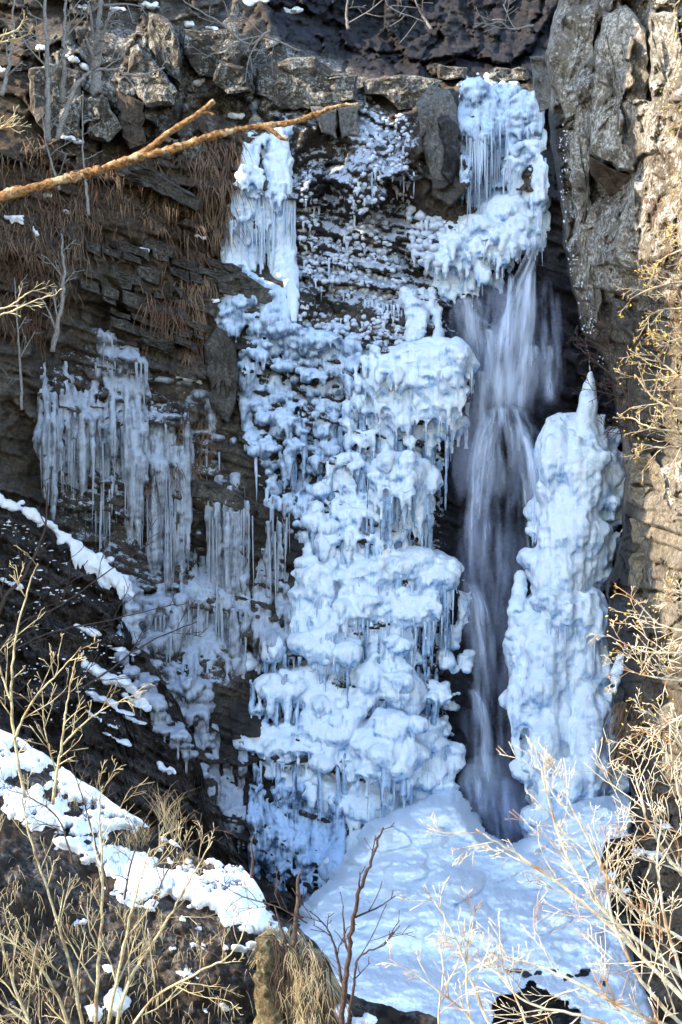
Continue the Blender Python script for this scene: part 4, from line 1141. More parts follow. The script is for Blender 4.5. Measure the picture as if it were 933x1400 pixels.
# frozen trickle with small drips in the dark corner under the lumps
trick = Ice()
for i in range(34):
    u = 285 + 50 * rng.random(); v = 985 + 130 * rng.random()
    trick.column([(u, v), (u + rng.normal() * 2, v + 25), (u, v + 60 + 20 * rng.random())], [2, 3, 1], knob=.6)
for i in range(30):
    u = 190 + 100 * rng.random(); v = 1010 + 60 * rng.random(); trick.ball(u, v, 6 + 8 * rng.random(), 4 + 5 * rng.random(), .15, .4, rough=.35)
to = trick.remesh('frozen_trickle', M['ice_grey'], None, .045, (.04, .03))
tag(to, 'thin frozen trickle in the dark corner under the left ice lumps', 'ice')

# --- ice mound filling the pool at the foot
MU = np.arange(380, 960, 1.6); MV = np.arange(1075, 1500, 1.6)
MUU, MVV = np.meshgrid(MU, MV)
moundD = tps([(380, 1075, 37.5), (480, 1180, 34.8), (440, 1250, 32.4), (560, 1100, 35.8), (600, 1092, 35.6), (640, 1125, 35.2), (690, 1165, 35.4), (740, 1130, 35.8), (800, 1120, 35.4), (866, 1110, 34.6), (960, 1080, 35), (600, 1180, 33), (700, 1220, 32.2), (800, 1200, 32.4), (520, 1260, 31), (640, 1300, 29.4), (780, 1300, 29.4), (430, 1330, 28.8), (600, 1400, 26), (800, 1400, 26.4), (420, 1500, 22.6), (700, 1500, 22.6), (960, 1400, 27), (960, 1200, 32), (960, 1500, 23)])
c1, e1 = facets(MUU / 70. + .4 * fbm2(MUU / 60, MVV / 60, 3, 3), MVV / 34. + .4 * fbm2(MUU / 60, MVV / 60, 3, 4), 71, .8)
bl = np.zeros_like(MUU)
for i in range(150):
    u, v = rng.uniform(440, 870), 1085 + 245 * rng.random() ** 1.6; r = rng.uniform(14, 42) * (1.2 - (v - 1085) / 400)
    q = 1 - ((MUU - u) / r) ** 2 - ((MVV - v) / (r * .55)) ** 2
    bl = np.maximum(bl, np.sqrt(np.maximum(q, 0)) * r * .013)
MY = moundD(MUU, MVV) - (.35 * fbm2(MUU / 90., MVV / 45., 4, 81) + .08 * fbm2(MUU / 18., MVV / 9., 4, 82) + .05 * np.abs(fbm2(MUU / 9., MVV / 4.5, 4, 83)) + .10 * np.maximum(0, fbm2(MUU / 26., MVV / 11., 4, 88) - .1) + bl * 1.3 * (1 - ss(MVV, 1250, 1400)) + .5 * np.maximum(0, c1) * (1 - ss(MVV, 1150, 1300)))
mk = sd_poly(MUU, MVV, [(405, 1262), (440, 1215), (480, 1165), (520, 1118), (560, 1098), (600, 1088), (628, 1092), (648, 1118), (662, 1140), (690, 1162), (705, 1160), (735, 1120), (800, 1100), (866, 1090), (876, 1120), (860, 1180), (850, 1240), (885, 1330), (900, 1400), (900, 1540), (380, 1540), (380, 1300)]) + 5 * fbm2(MUU / 24., MVV / 18., 3, 84)
hole = np.hypot((MUU - 730) / 62, (MVV - 1392) / 44) - 1 + .22 * fbm2(MUU / 22., MVV / 22., 3, 85)
MY = MY + ss(mk, -14, 8) * 2.2
kp = (mk < 6) & (hole > 0)
MY = MY - .22 * (1 - ss(np.abs(hole - .05), 0, .25)) + .8 * (1 - ss(hole, -.1, .06))
gf = grid_faces(*MUU.shape)
mo = mesh_obj('ice_mound', P(MUU, MVV, MY).reshape(-1, 3), gf[kp.ravel()[gf].all(1)], M['mound'])
tag(mo, 'wide blue white mound of snowy ice filling the pool at the foot of the falls', 'ice')
# stream bed seen through the opening in the ice
su, sv = np.meshgrid(np.arange(640, 830, 4.), np.arange(1325, 1530, 4.))
syy = 28.5 - (sv - 1325) * .018 - .25 * fbm2(su / 20, sv / 12, 4, 87)
z0 = np.zeros(su.size)
mesh_obj('stream_bed', P(su, sv, syy).reshape(-1, 3), grid_faces(*su.shape), M['dark'], kind='structure')
# ------------------------------------------------------------------ running water: silky strands over the dark wall
def water_mat(name, colr=(.76, .84, 1.0), dens=.85):
    t = NT(name)
    uv = t.n.new('ShaderNodeUVMap'); uv.uv_map = 'uv'
    sp = t.n.new('ShaderNodeSeparateXYZ'); t.link(uv.outputs[0], sp.inputs[0])
    mp = t.n.new('ShaderNodeMapping'); t.link(uv.outputs[0], mp.inputs[0]); mp.inputs['Scale'].default_value = (1.0, .13, 1)
    st = t.noise(5.5, 3, .5, mp.outputs[0]); fi = t.noise(30, 4, .6, mp.outputs[0])
    big = t.noise(1.6, 3, .5, mp.outputs[0])
    edge = t.attr('edge')
    a = t.math('ADD', t.math('MULTIPLY', st, 1.08), t.math('MULTIPLY', fi, .14))
    a = t.ramp(t.math('ADD', a, t.math('MULTIPLY', t.math('SUBTRACT', big, .5), .8)), .36, .95)
    a = t.math('MULTIPLY', t.math('MULTIPLY', a, edge), dens)
    t.done(colr, .45, None, .3)
    t.link(a, t.b.inputs['Alpha'])
    return t.m


M['water'] = water_mat('silky_water')
M['water_thin'] = water_mat('thin_water', (.54, .60, .80), .60)
wfall = bpy.data.objects.new('waterfall', None); col.objects.link(wfall); wfall['kind'] = 'structure'


def veil_strip(pts, wid, Y, mat, bulge=.25, dens=None, top=.12, bot=.15, seed=0):
    nl = 90; nc = 17
    q = catmull(pts, nl); wv = np.interp(np.linspace(0, 1, nl), np.linspace(0, 1, len(wid)), wid)
    Ys = np.interp(np.linspace(0, 1, nl), np.linspace(0, 1, len(Y)), Y)
    x = np.linspace(-1, 1, nc)
    L = np.linspace(0, 1, nl)
    U = q[:, :1] + wv[:, None] * x[None, :] * (1 + .06 * n2(L[:, None] * 6 + 0 * x[None, :], x[None, :] * 2 + 0 * L[:, None], seed))
    Vv = q[:, 1:2] + (1 - np.sqrt(1 - .8 * x[None, :] ** 2)) * wv[:, None] * .55
    D = Ys[:, None] - bulge * (1 - x[None, :] ** 2) - .05 * n2(x[None, :] * 5 + seed + 0 * L[:, None], L[:, None] * 3 + 0 * x[None, :], seed)
    ed = (1 - np.abs(x[None, :]) ** 2.2) ** .9 * ss(L, 0, top)[:, None] * (1 - ss(L, 1 - bot, 1))[:, None]
    if dens is not None: ed = ed * np.interp(L, np.linspace(0, 1, len(dens)), dens)[:, None]
    o = mesh_obj('water_veil', P(U, Vv, D).reshape(-1, 3), grid_faces(nl, nc), mat, wfall, attrs=dict(edge=ed))
    uvl = o.data.uv_layers.new(name='uv')
    len_ = np.concatenate([[0], np.cumsum(np.hypot(*np.diff(q, axis=0).T))]) / 60.
    tx = np.stack([(x[None, :] * wv.mean() / 60. + seed * 3.7) + 0 * L[:, None], len_[:, None] + 0 * x[None, :]], -1).reshape(-1, 2)
    li = np.empty(len(o.data.loops), np.int32); o.data.loops.foreach_get('vertex_index', li)
    uvl.data.foreach_set('uv', tx[li].astype(np.float32).ravel())
    return o


W, T_ = M['water'], M['water_thin']
strips = [
    ([(738, 318), (730, 345), (716, 380), (704, 420)], [11, 13, 17, 24], [39.9, 40.0, 40.2, 40.3], W, .2, [1.0, 1.0, .9]),
    ([(712, 385), (700, 430), (690, 490), (688, 575)], [18, 32, 40, 42], [40.1, 40.1, 40.0, 40.0], W, .5, [.9, .9, .85, .8]),
    ([(700, 400), (686, 470), (676, 570)], [10, 15, 17], [39.7, 39.6, 39.5], W, .2, [.8, 1, .9]),
    ([(726, 360), (722, 430), (716, 500), (712, 575)], [8, 13, 15, 18], [39.8, 39.7, 39.6, 39.6], W, .2, [.9, .9, .8]),
    ([(745, 375), (748, 440), (752, 510), (754, 555)], [10, 16, 15, 13], [40.1, 40.1, 40.1, 40.1], T_, .2, [.7, 1, .9]),
    ([(733, 400), (736, 460), (738, 540)], [8, 12, 10], [40.0, 40.0, 40.0], T_, .2, [.6, .9, .7]),
    ([(640, 402), (644, 430), (648, 470), (650, 540)], [24, 27, 26, 20], [39.9, 39.9, 39.9, 39.9], W, .3, [.8, .8, .6, .3]),
    ([(636, 500), (636, 600), (640, 690)], [22, 28, 26], [39.95, 39.9, 39.9], T_, .2, [.35, .45, .4]),
    ([(690, 380), (690, 470), (690, 570)], [56, 66, 66], [40.3, 40.3, 40.3], T_, .3, [.5, .6, .6]),
    ([(622, 420), (624, 450), (626, 490)], [9, 11, 8], [40.2, 40.2, 40.2], T_, .2, [.8, .7, .3]),
    ([(690, 552), (694, 580), (698, 620), (700, 690)], [36, 44, 44, 36], [39.7, 39.5, 39.4, 39.6], W, .5, [.95, 1, .5, .25]),
    ([(676, 560), (664, 600), (656, 660), (650, 730), (648, 790)], [18, 20, 20, 16, 13], [39.6, 39.4, 39.4, 39.5, 39.6], W, .3, [.9, .9, .8, .5]),
    ([(704, 575), (718, 620), (726, 680), (730, 740), (734, 800)], [18, 20, 18, 13, 11], [39.5, 39.3, 39.3, 39.4, 39.4], W, .3, [1, 1, 1, .85, .7]),
    ([(690, 600), (684, 680), (680, 780), (676, 860)], [40, 46, 44, 30], [39.8, 39.8, 39.8, 39.8], T_, .3, [.8, .7, .6, .35]),
    ([(662, 672), (664, 720), (664, 800), (662, 850)], [20, 26, 24, 18], [39.5, 39.5, 39.6, 39.6], T_, .4, [.9, .9, .7, .3]),
    ([(652, 520), (646, 600), (640, 680)], [14, 18, 12], [40.0, 40.0, 40.0], T_, .2, [.4, .5, .3]),
    ([(640, 790), (654, 822), (662, 890), (664, 960), (662, 1000)], [12, 16, 18, 16, 14], [39.5, 39.3, 39.3, 39.3, 39.2], W, .25, [.6, .75, .6, .5, .3]),
    ([(646, 940), (656, 965), (660, 1020), (660, 1075)], [10, 15, 17, 20], [39.2, 39.0, 38.9, 38.7], W, .25, [.7, .75, .7, .5]),
    ([(690, 820), (690, 900), (692, 1000)], [34, 40, 30], [39.6, 39.5, 39.2], T_, .3, [.25, .35, .2]),
    ([(736, 600), (738, 690), (736, 790)], [8, 10, 9], [39.6, 39.5, 39.4], W, .15, [.4, .7, .6]),
    ([(672, 690), (676, 800), (676, 950), (676, 1080), (690, 1150)], [52, 56, 50, 48, 44], [40.0, 39.9, 39.6, 39.0, 38.4], T_, .3, [.3, .42, .42, .5, .6]),
    ([(640, 690), (640, 780), (644, 880)], [14, 18, 16], [39.8, 39.7, 39.6], T_, .2, [.5, .6, .4]),
    ([(668, 448), (672, 470), (674, 540)], [13, 15, 12], [39.6, 39.6, 39.6], W, .2, [1, .8, .4]),
    ([(656, 505), (658, 525), (660, 590)], [13, 15, 12], [39.7, 39.7, 39.7], W, .2, [.9, .7, .3]),
    ([(728, 470), (730, 490), (732, 550)], [12, 14, 11], [39.6, 39.6, 39.6], W, .2, [.8, .8, .4]),
    ([(750, 470), (752, 490), (752, 556)], [10, 12, 10], [39.8, 39.8, 39.8], W, .2, [.6, .7, .4]),
    ([(700, 372), (698, 420), (694, 500)], [5, 7, 8], [39.6, 39.5, 39.4], W, .15, [1, 1, .7]),
    ([(716, 590), (728, 640), (734, 720)], [7, 9, 9], [39.1, 39.1, 39.1], W, .15, [1, 1, .8]),
    ([(666, 590), (658, 650), (652, 720)], [7, 8, 8], [39.2, 39.2, 39.3], W, .15, [.9, .9, .6]),
    ([(640, 425), (660, 440), (684, 452)], [10, 12, 12], [39.9, 39.9, 39.9], T_, .2, [.6, .9, .8]),
    ([(760, 400), (764, 470), (766, 540)], [9, 10, 9], [40.0, 40.0, 40.0], T_, .15, [.5, .7, .6]),
    ([(690, 1060), (694, 1110), (700, 1170)], [36, 44, 36], [38.2, 37.6, 36.6], T_, .3, [.5, .7, .6]),
    ([(650, 1040), (652, 1070), (656, 1120)], [20, 28, 26], [38.4, 38.0, 37.4], W, .4, [.4, .7, .5]),
    ([(664, 1030), (662, 1060), (660, 1100)], [26, 34, 30], [38.6, 38.4, 38.2], W, .4, [.5, .7, .5]),
]
for i, (p, wd, Y, m, b, d) in enumerate(strips): veil_strip(p, wd, Y, m, b, d, seed=i * 7 + 1)
# ------------------------------------------------------------------ snow lying on ledges
def snow_patch(u, v, ru, rv, Y, slope=0.0, seed=0):
    I_ = Ice()
    n = int(5 + ru * .5)
    for i in range(n):
        x = (2 * rng.random() - 1) * .95
        e = math.sqrt(1 - x * x * .8)
        r1 = ru * (.16 + .22 * rng.random()) * e + 1.5
        I_.ball(u + x * ru, v + slope * x * ru + rng.normal() * rv * .35, r1, max(1.6, rv * e * (.35 + .45 * rng.random())), r1 * K * Y * 1.1, .3, Y=Y + .05 * rng.normal(), I=ICO1, rough=.45, upd=False)
    o = I_.remesh('snow_patch', M['snow'], None, .04, (.05, .03), 1, 0)
    o['kind'] = 'structure'
    return o


for i, (u, v, ru, rv, sl) in enumerate([(118, 10, 13, 8, 0), (158, 11, 15, 6, .1), (205, 6, 14, 5, .1), (345, 5, 26, 6, -.25), (402, 15, 13, 5, -.2), (255, 33, 14, 3, .1), (300, 42, 18, 3, .25), (95, 78, 14, 4, .3), (117, 90, 8, 6, .5), (54, 65, 7, 3, 0), (104, 192, 18, 5, .25), (60, 266, 14, 6, -.1), (20, 298, 15, 8, .35), (275, 112, 13, 7, 0), (226, 190, 18, 5, .2), (272, 324, 10, 5, .3), (196, 342, 7, 3, .2), (48, 316, 4, 5, 1), (90, 290, 5, 5, 0), (324, 158, 12, 4, 0), (0, 96, 8, 9, .3), (296, 412, 8, 5, 0), (258, 518, 18, 6, .4), (300, 385, 10, 5, 0), (210, 110, 6, 3, 0)]):
    snow_patch(u, v, ru, rv, float(cliffY(u, v)) - .25, sl, i)
for i, (u, v, ru, rv, sl) in enumerate([(14, 797, 16, 4, .45), (150, 925, 30, 8, .35), (178, 940, 18, 10, .4), (130, 915, 16, 4, .4), (150, 962, 34, 4, .55), (185, 985, 20, 5, .4), (140, 985, 24, 3, .55), (160, 1010, 20, 3, .5), (168, 890, 22, 5, .4), (120, 862, 18, 4, .4), (190, 960, 22, 8, .4), (130, 950, 22, 3, .5), (230, 1052, 14, 8, .2), (50, 790, 8, 3, .4), (70, 812, 6, 3, .4)]):
    snow_patch(u, v, ru, rv, slopeY(u, v) - .36, sl, 50 + i)
lg = Ice()
lq = [(-40, 664), (0, 684), (40, 702), (72, 722), (100, 744), (128, 768), (156, 790), (180, 806)]
lY = [slopeY(a, b + 6) - .12 for a, b in lq]
lg.column(lq, [3, 3, 3, 4, 6, 9, 11, 6], Y0=lY, knob=.5)
for i in range(170):
    t_ = rng.random() ** .8; x = -30 + 212 * t_; y = np.interp(x, [p[0] for p in lq], [p[1] for p in lq]) + rng.normal() * (3.5 + 9 * max(0, t_ - .4))
    r_ = 1.5 + 3.5 * rng.random() + 3 * max(0, t_ - .5)
    lg.ball(x, y, r_ * 1.5, r_, None, .3, Y=float(np.interp(x, [p[0] for p in lq], lY)) - .1 * rng.random(), I=ICO1, rough=.4, upd=False)
    if x > 95 and rng.random() < .5: lg.drip(x, y + 4, 2.2, 14 + 26 * rng.random(), Y=float(np.interp(x, [p[0] for p in lq], lY)) - .15)
o = lg.remesh('snow_ledge', M['snow'], None, .042, (.06, .04), 1, .02); o['kind'] = 'structure'
fl = Ice()                                               # flecks of snow on the brown slope
for i in range(330):
    u = 170 * rng.random(); v = 700 + .55 * u + 250 * rng.random() ** 1.3
    if n2(np.array([u / 28.]), np.array([v / 22.]), 5)[0] > -.1:
        fl.ball(u, v, .8 + 4.5 * rng.random() ** 3, .5 + 1.2 * rng.random() ** 2, .05, Y=slopeY(u, v) - .42, I=ICO1, rough=.4, upd=False)
for i in range(330):
    u = 755 + 60 * rng.random(); v = 170 + 330 * rng.random()
    u = np.interp(v, [150, 330, 500], [760, 772, 806]) + 22 * rng.random()
    if n2(np.array([u / 6.]), np.array([v / 16.]), 8)[0] < -.1: continue
    fl.ball(u, v, .5 + 1.5 * rng.random() ** 2, .5 + 2.2 * rng.random() ** 2, .03, Y=min(float(cliffY(u, v)), rightY(max(u, 770), v)) - .03, I=ICO1, rough=.4, upd=False)
tag(fl.raw('snow_flecks', M['snow'], None, 'stuff', .02), 'flecks of snow and hoar frost on the dark slope and gully rock', 'snow')

# ------------------------------------------------------------------ boulders by the pool
for i, (pl, Yc, pr, lab) in enumerate([
        ([(826, 1150), (860, 1140), (872, 1170), (866, 1200), (836, 1206), (822, 1180)], 32.4, .6, 'dark rounded boulder at the right edge of the ice mound under the bush'),
        ([(860, 1180), (910, 1168), (930, 1200), (920, 1240), (880, 1250), (858, 1220)], 31.2, .7, 'largest dark boulder behind the bright bush at lower right'),
        ([(836, 1214), (868, 1220), (876, 1256), (850, 1268), (830, 1240)], 30.6, .5, 'squat dark boulder with snow on top below the bush at lower right')]):
    o = rock_block('boulder', pl, Yc, pr, 1.2, M['dark'], None, (0, .004), .12, 700 + i * 5)
    tag(o, lab, 'boulder', 'boulders beside the ice mound')
for i, (u, v, ru, rv, Y) in enumerate([(846, 1142, 18, 6, 31.5), (886, 1166, 22, 7, 30.2), (852, 1216, 14, 6, 29.8), (835, 1196, 10, 5, 31.2), (905, 1130, 16, 5, 29.5)]): snow_patch(u, v, ru, rv, Y, .1, 90 + i)


# ------------------------------------------------------------------ plants
def grow(acc, p, d, L, r, lev, o, tips=None):
    n = max(3, min(9, int(L / o['seg'])))
    pts = [p]; st = L / n
    cur = np.array(d, float)
    for i in range(n):
        cur = cur + rng.normal(size=3) * o['wig'] + np.array(o['pull']) * o['curv']
        cur /= np.linalg.norm(cur)
        pts.append(pts[-1] + cur * st)
    pts = np.array(pts)
    rad = np.linspace(r, max(r * .45, o['rmin']), n + 1)
    acc.tube(pts, rad, 4 if lev else 5, knob=.3)
    if tips is not None and lev >= 1: tips.append(pts[-1])
    if lev < o['levels']:
        for k in range(o['kids'][lev]):
            t = .2 + .8 * (k + rng.random()) / o['kids'][lev]
            i = min(n - 1, int(t * n)); q = pts[i] + (pts[i + 1] - pts[i]) * (t * n - i if t * n - i <= 1 else 1)
            tang = pts[i + 1] - pts[i]; tang /= np.linalg.norm(tang)
            side = np.cross(tang, rng.normal(size=3) * np.array([.35, 1, .35])); side /= np.linalg.norm(side) + 1e-9
            a = math.radians(o['ang'] * (.6 + .7 * rng.random()))
            grow(acc, q, tang * math.cos(a) + side * math.sin(a), L * o['ratio'] * (1.15 - .6 * t) * (.6 + .7 * rng.random()), max(np.interp(t, [0, 1], [r, r * .45]) * .62, o['rmin']), lev + 1, o, tips)


def shrub(name, label, cat, stems, mat, twigs, group=None, part='stem', tips=None, knob=.3):
    """stems: (points in pixels, distance at the foot and at the tip, foot radius in pixels)"""
    p0 = P(np.array([stems[0][0][0][0]]), np.array([stems[0][0][0][1]]), np.array([stems[0][1]]))[0]
    root = thing(name, label, cat, tuple(p0), group)
    for (pts, Ya, Yb, r) in stems:
        n = max(6, len(pts) * (16 if r > 6 else 6))
        q = catmull(pts, n)
        Ys = np.linspace(Ya, Yb, n) + .03 * Ya * .3 * n2(np.linspace(0, 3, n), np.full(n, rng.random() * 50), 3)
        C = P(q[:, 0], q[:, 1], Ys) + rng.normal(size=(n, 3)) * min(.0012 * Ya, (.22 if r < 6 else .07) * r * K * Ya)
        rad = np.linspace(r, max(r * .28, .55), n) * K * Ys
        A = Acc(); A.tube(C, rad * (1 + .25 * n2(np.arange(n) / 2.3, np.full(n, r), 4)) if r > 6 else rad, 12 if r > 6 else (7 if r > 3 else 5), knob=knob)
        so_ = A.build(part, mat, root)
        if twigs:
            o = dict(twigs)
            B = Acc()
            m = o['n']
            Lall = np.linalg.norm(np.diff(C, axis=0), axis=1).sum()
            for k in range(m):
                t = o.get('from', .15) + (1 - o.get('from', .15)) * (k + rng.random()) / m
                i = min(n - 2, int(t * (n - 1)))
                tang = C[i + 1] - C[i]; tang /= np.linalg.norm(tang)
                side = np.cross(tang, rng.normal(size=3) * np.array([.35, 1, .35])); side /= np.linalg.norm(side) + 1e-9
                a = math.radians(o['ang'] * (.6 + .7 * rng.random()))
                grow(B, C[i], tang * math.cos(a) + side * math.sin(a), o['len'] * K * Ya * (1.1 - .55 * t) * (.5 + .9 * rng.random()), max(rad[i] * .55, o['rmin']), 0, o, tips)
            b = B.build('twig_spray', mat, so_, 'stuff')
            if b is not None: b.location = (0, 0, 0); b['kind'] = 'stuff'
    if tips:
        for mname, pr in (('leaf', .24), ('leaf_orange', .09)):
            A = Acc()
            for t_ in tips:
                for _ in range(2):
                    if rng.random() < pr:
                        a = rng.normal(size=3); a /= np.linalg.norm(a); b = np.cross(a, rng.normal(size=3)); b /= np.linalg.norm(b); s_ = .012 + .026 * rng.random()
                        c = t_ + rng.normal(size=3) * .05; nrm = np.cross(a, b) * s_ * .3
                        A.add([c - a * s_, c + b * s_ * .55 + nrm, c + a * s_, c - b * s_ * .55 + nrm], [(0, 1, 2), (0, 2, 3)])
            A.build('leaf_clusters', M[mname], root, 'stuff')
    return root


def tw(n=10, ln=90, lev=1, kids=(3, 2), ang=42, wig=.10, curv=.06, pull=(0, 0, 1), rmin=.004, seg=.08, ratio=.55, fr=.15):
    return dict(n=n, len=ln, levels=lev, kids=kids, ang=ang, wig=wig, curv=curv, pull=pull, rmin=rmin, seg=seg, ratio=ratio, **{'from': fr})


# the fallen branch that reaches in from the left
br = shrub('fallen_branch', 'orange barked bare branch reaching in from the left across the cliff', 'branch', [
    ([(-60, 284), (0, 269), (80, 248), (130, 234), (180, 218), (240, 202), (300, 183), (345, 174), (395, 168), (432, 156), (462, 145), (491, 143)], 8.0, 8.3, 7.8),
], M['bark_orange'], None, None, 'limb', knob=.28)
A = Acc()
for pts, r in [([(176, 219), (205, 202), (236, 178), (268, 158), (293, 138)], 5.0), ([(276, 154), (284, 154), (293, 157)], 2.6), ([(362, 172), (374, 180), (384, 188), (394, 191)], 3.6)]:
    q = catmull(pts, 24); A2 = Acc(); Yb = 8.13
    A2.tube(P(q[:, 0], q[:, 1], np.full(24, Yb)), np.linspace(r, r * .7, 24) * K * Yb, 7, knob=.3)
    A2.build('side_branch', M['bark_orange'], br)

Tl = tw(10, 85, 2, (3, 3), 36, .10, .07, rmin=.0021, seg=.07)
shrub('bare_shrub', 'sunlit yellow bare shrub spreading over the bottom left corner', 'shrub', [
    ([(128, 1440), (134, 1330), (140, 1220), (136, 1110), (140, 1075)], 11.5, 11.2, 3),
    ([(150, 1440), (178, 1340), (222, 1270), (262, 1200), (290, 1150)], 11.5, 11.0, 2.8),
    ([(108, 1440), (70, 1345), (20, 1290), (-30, 1262)], 11.4, 11.4, 2.8),
    ([(120, 1440), (96, 1320), (66, 1220), (40, 1140), (30, 1090)], 11.3, 11.0, 2.8),
    ([(160, 1440), (205, 1370), (270, 1330), (320, 1300), (345, 1240)], 11.3, 10.8, 2.4),
    ([(60, 1440), (20, 1350), (-10, 1240), (-20, 1140)], 11.1, 11.0, 2.6),
    ([(140, 1440), (168, 1300), (190, 1210), (205, 1160)], 11.2, 11.0, 2.8),
    ([(90, 1440), (40, 1400), (0, 1370), (-40, 1340)], 11.0, 11.0, 2.8)], M['twig_yellow'], Tl)
Ts = tw(7, 56, 2, (2, 2), 42, .12, .05, rmin=.004, seg=.08)
shrub('sapling', 'thin yellow green sapling standing in the sunlit snow at the left edge', 'sapling', [
    ([(34, 1090), (20, 1010), (16, 940), (22, 870), (40, 800), (52, 770)], 15.2, 15.0, 2.6),
    ([(20, 1010), (44, 960), (80, 920), (112, 884)], 15.1, 14.8, 2.0),
    ([(16, 960), (-4, 900), (-14, 830)], 15.1, 15.2, 1.8)], M['twig_yellow'], Ts)
shrub('sapling', 'slender brown and yellow sapling between the snow bank and the dark slope', 'sapling', [
    ([(72, 1100), (84, 1020), (92, 960), (104, 900)], 16.0, 15.8, 2.4),
    ([(84, 1020), (120, 985), (160, 960), (196, 946)], 16.0, 15.8, 1.6),
    ([(78, 1060), (62, 1000), (58, 940)], 16.0, 16.0, 1.4)], M['twig_yellow'], tw(7, 46, 1, (3, 2), 42, .12, .05, rmin=.004, seg=.08))
# thin dark twigs lying over the snow
for lab, st in [
    ('dark twig standing near the middle of the snow bank under the sapling', ([(150, 1220), (130, 1150), (110, 1080), (90, 1030)], 15.6, 15.6, 1.8)),
    ('dark twig leaning right over the upper edge of the snow bank', ([(170, 1230), (180, 1180), (200, 1120), (230, 1080)], 15.4, 15.4, 1.6)),
    ('dark twig lying across the snow at the left edge of the photo', ([(100, 1180), (80, 1120), (40, 1090), (10, 1080)], 15.4, 15.2, 1.5)),
    ('thin dark twig arching right above the grass hump in the snow', ([(210, 1240), (230, 1190), (268, 1150), (300, 1130)], 15.4, 15.4, 1.3)),
    ('thin dark twig lying along the right end of the snow bank', ([(420, 1262), (380, 1240), (330, 1225), (290, 1200)], 15.2, 15.2, 1.3)),
    ('long dark twig trailing over the brown soil below the snow', ([(330, 1330), (270, 1290), (210, 1270), (150, 1262)], 15, 15, 1.5))]:
    shrub('bare_twig', lab, 'twig', [st], M['bark_dark'], tw(7, 52, 1, (3, 2), 45, .14, .03, rmin=.003, seg=.08), 'dark twigs on the snow bank')
# dark sapling in the centre
shrub('dark_sapling', 'dark reddish bare sapling in front of the ice mound at bottom centre', 'sapling', [
    ([(464, 1440), (470, 1370), (476, 1310), (484, 1250), (498, 1200), (514, 1160), (524, 1132)], 14, 13.8, 4.6),
    ([(476, 1400), (484, 1350), (490, 1310), (524, 1292), (546, 1266)], 13.9, 13.7, 2.4),
    ([(470, 1360), (462, 1310), (448, 1270), (424, 1246)], 14, 14, 2.4)], M['bark_red'], tw(5, 60, 1, (2, 2), 40, .12, .06, rmin=.004, seg=.08, fr=.3))
# bright bush on the lower right
Tr = tw(9, 110, 2, (3, 3), 38, .13, .06, (-.25, 0, 1), .0030, .08, .6)
shrub('bright_bush', 'pale sunlit bare bush fanning up from the bottom right corner', 'bush', [
    ([(990, 1420), (890, 1320), (800, 1236), (740, 1190), (690, 1158), (652, 1134)], 12, 11.8, 3.8),
    ([(990, 1380), (890, 1300), (820, 1240), (775, 1170), (752, 1100), (740, 1050)], 12.1, 12, 3.4),
    ([(990, 1300), (905, 1270), (840, 1210), (800, 1140), (770, 1080)], 12, 11.8, 3.2),
    ([(1000, 1440), (880, 1390), (780, 1340), (700, 1310), (650, 1320)], 11.8, 11.6, 3.2),
    ([(980, 1440), (900, 1370), (850, 1290), (830, 1210), (835, 1130)], 11.9, 11.7, 3.2),
    ([(980, 1250), (920, 1180), (885, 1120), (866, 1050)], 12.2, 12.0, 3.4),
    ([(980, 1420), (940, 1350), (910, 1260), (900, 1180), (905, 1120)], 11.6, 11.4, 3.2),
    ([(960, 1450), (880, 1420), (800, 1390), (720, 1370), (680, 1330)], 11.6, 11.4, 3.4),
    ([(990, 1200), (950, 1140), (930, 1090), (925, 1040)], 12.4, 12.2, 2.8)], M['twig_pale'], Tr)
shrub('bare_shrub', 'sparse pale and reddish twigs rising at the bottom edge right of centre', 'shrub', [
    ([(700, 1460), (660, 1380), (630, 1300), (600, 1240), (585, 1225)], 11, 10.8, 2.6), ([(690, 1460), (640, 1390), (580, 1340), (530, 1310)], 11, 10.9, 2.2),
    ([(660, 1460), (640, 1370), (640, 1290), (650, 1230)], 11, 10.8, 2.0), ([(620, 1460), (600, 1400), (606, 1330), (600, 1280)], 11, 11, 1.8), ([(730, 1460), (716, 1390), (690, 1330), (684, 1290)], 10.8, 10.6, 2.0)],
    M['twig_pale'], tw(6, 60, 1, (3, 2), 36, .12, .06, rmin=.0035, seg=.08, fr=.3))
# golden bushes on the right wall
shrub('golden_bush', 'golden bare bush leaning in from the right edge at mid height', 'bush', [
    ([(990, 560), (930, 560), (895, 545), (868, 512)], 23, 23, 3), ([(990, 590), (930, 590), (890, 585), (862, 570)], 23, 23, 3), ([(990, 540), (940, 520), (910, 500), (890, 480)], 23, 23, 2.6), ([(990, 610), (940, 610), (900, 612), (876, 606)], 23, 23, 2.6), ([(990, 500), (950, 490), (925, 470)], 23, 23, 2.4)],
    M['twig_gold'], tw(7, 52, 2, (3, 2), 38, .12, .03, (-.6, 0, .5), .0045, .12, .6), tips=[], group='leafy bushes along the right edge')
shrub('golden_bush', 'yellow leaved twigs hanging over the pale block at the right edge', 'bush', [
    ([(990, 380), (930, 385), (890, 395), (862, 408)], 23, 23, 2.4), ([(990, 420), (940, 420), (900, 425), (880, 440)], 23, 23, 2.2), ([(990, 330), (940, 340), (905, 355), (890, 380)], 23, 23, 2.2), ([(990, 290), (940, 300), (915, 320)], 23, 23, 2.0), ([(990, 450), (940, 460), (905, 470)], 23, 23, 2.0)],
    M['twig_gold'], tw(6, 44, 2, (3, 2), 38, .13, .05, (-.6, 0, -.4), .0035, .12, .6), tips=[], group='leafy bushes along the right edge')
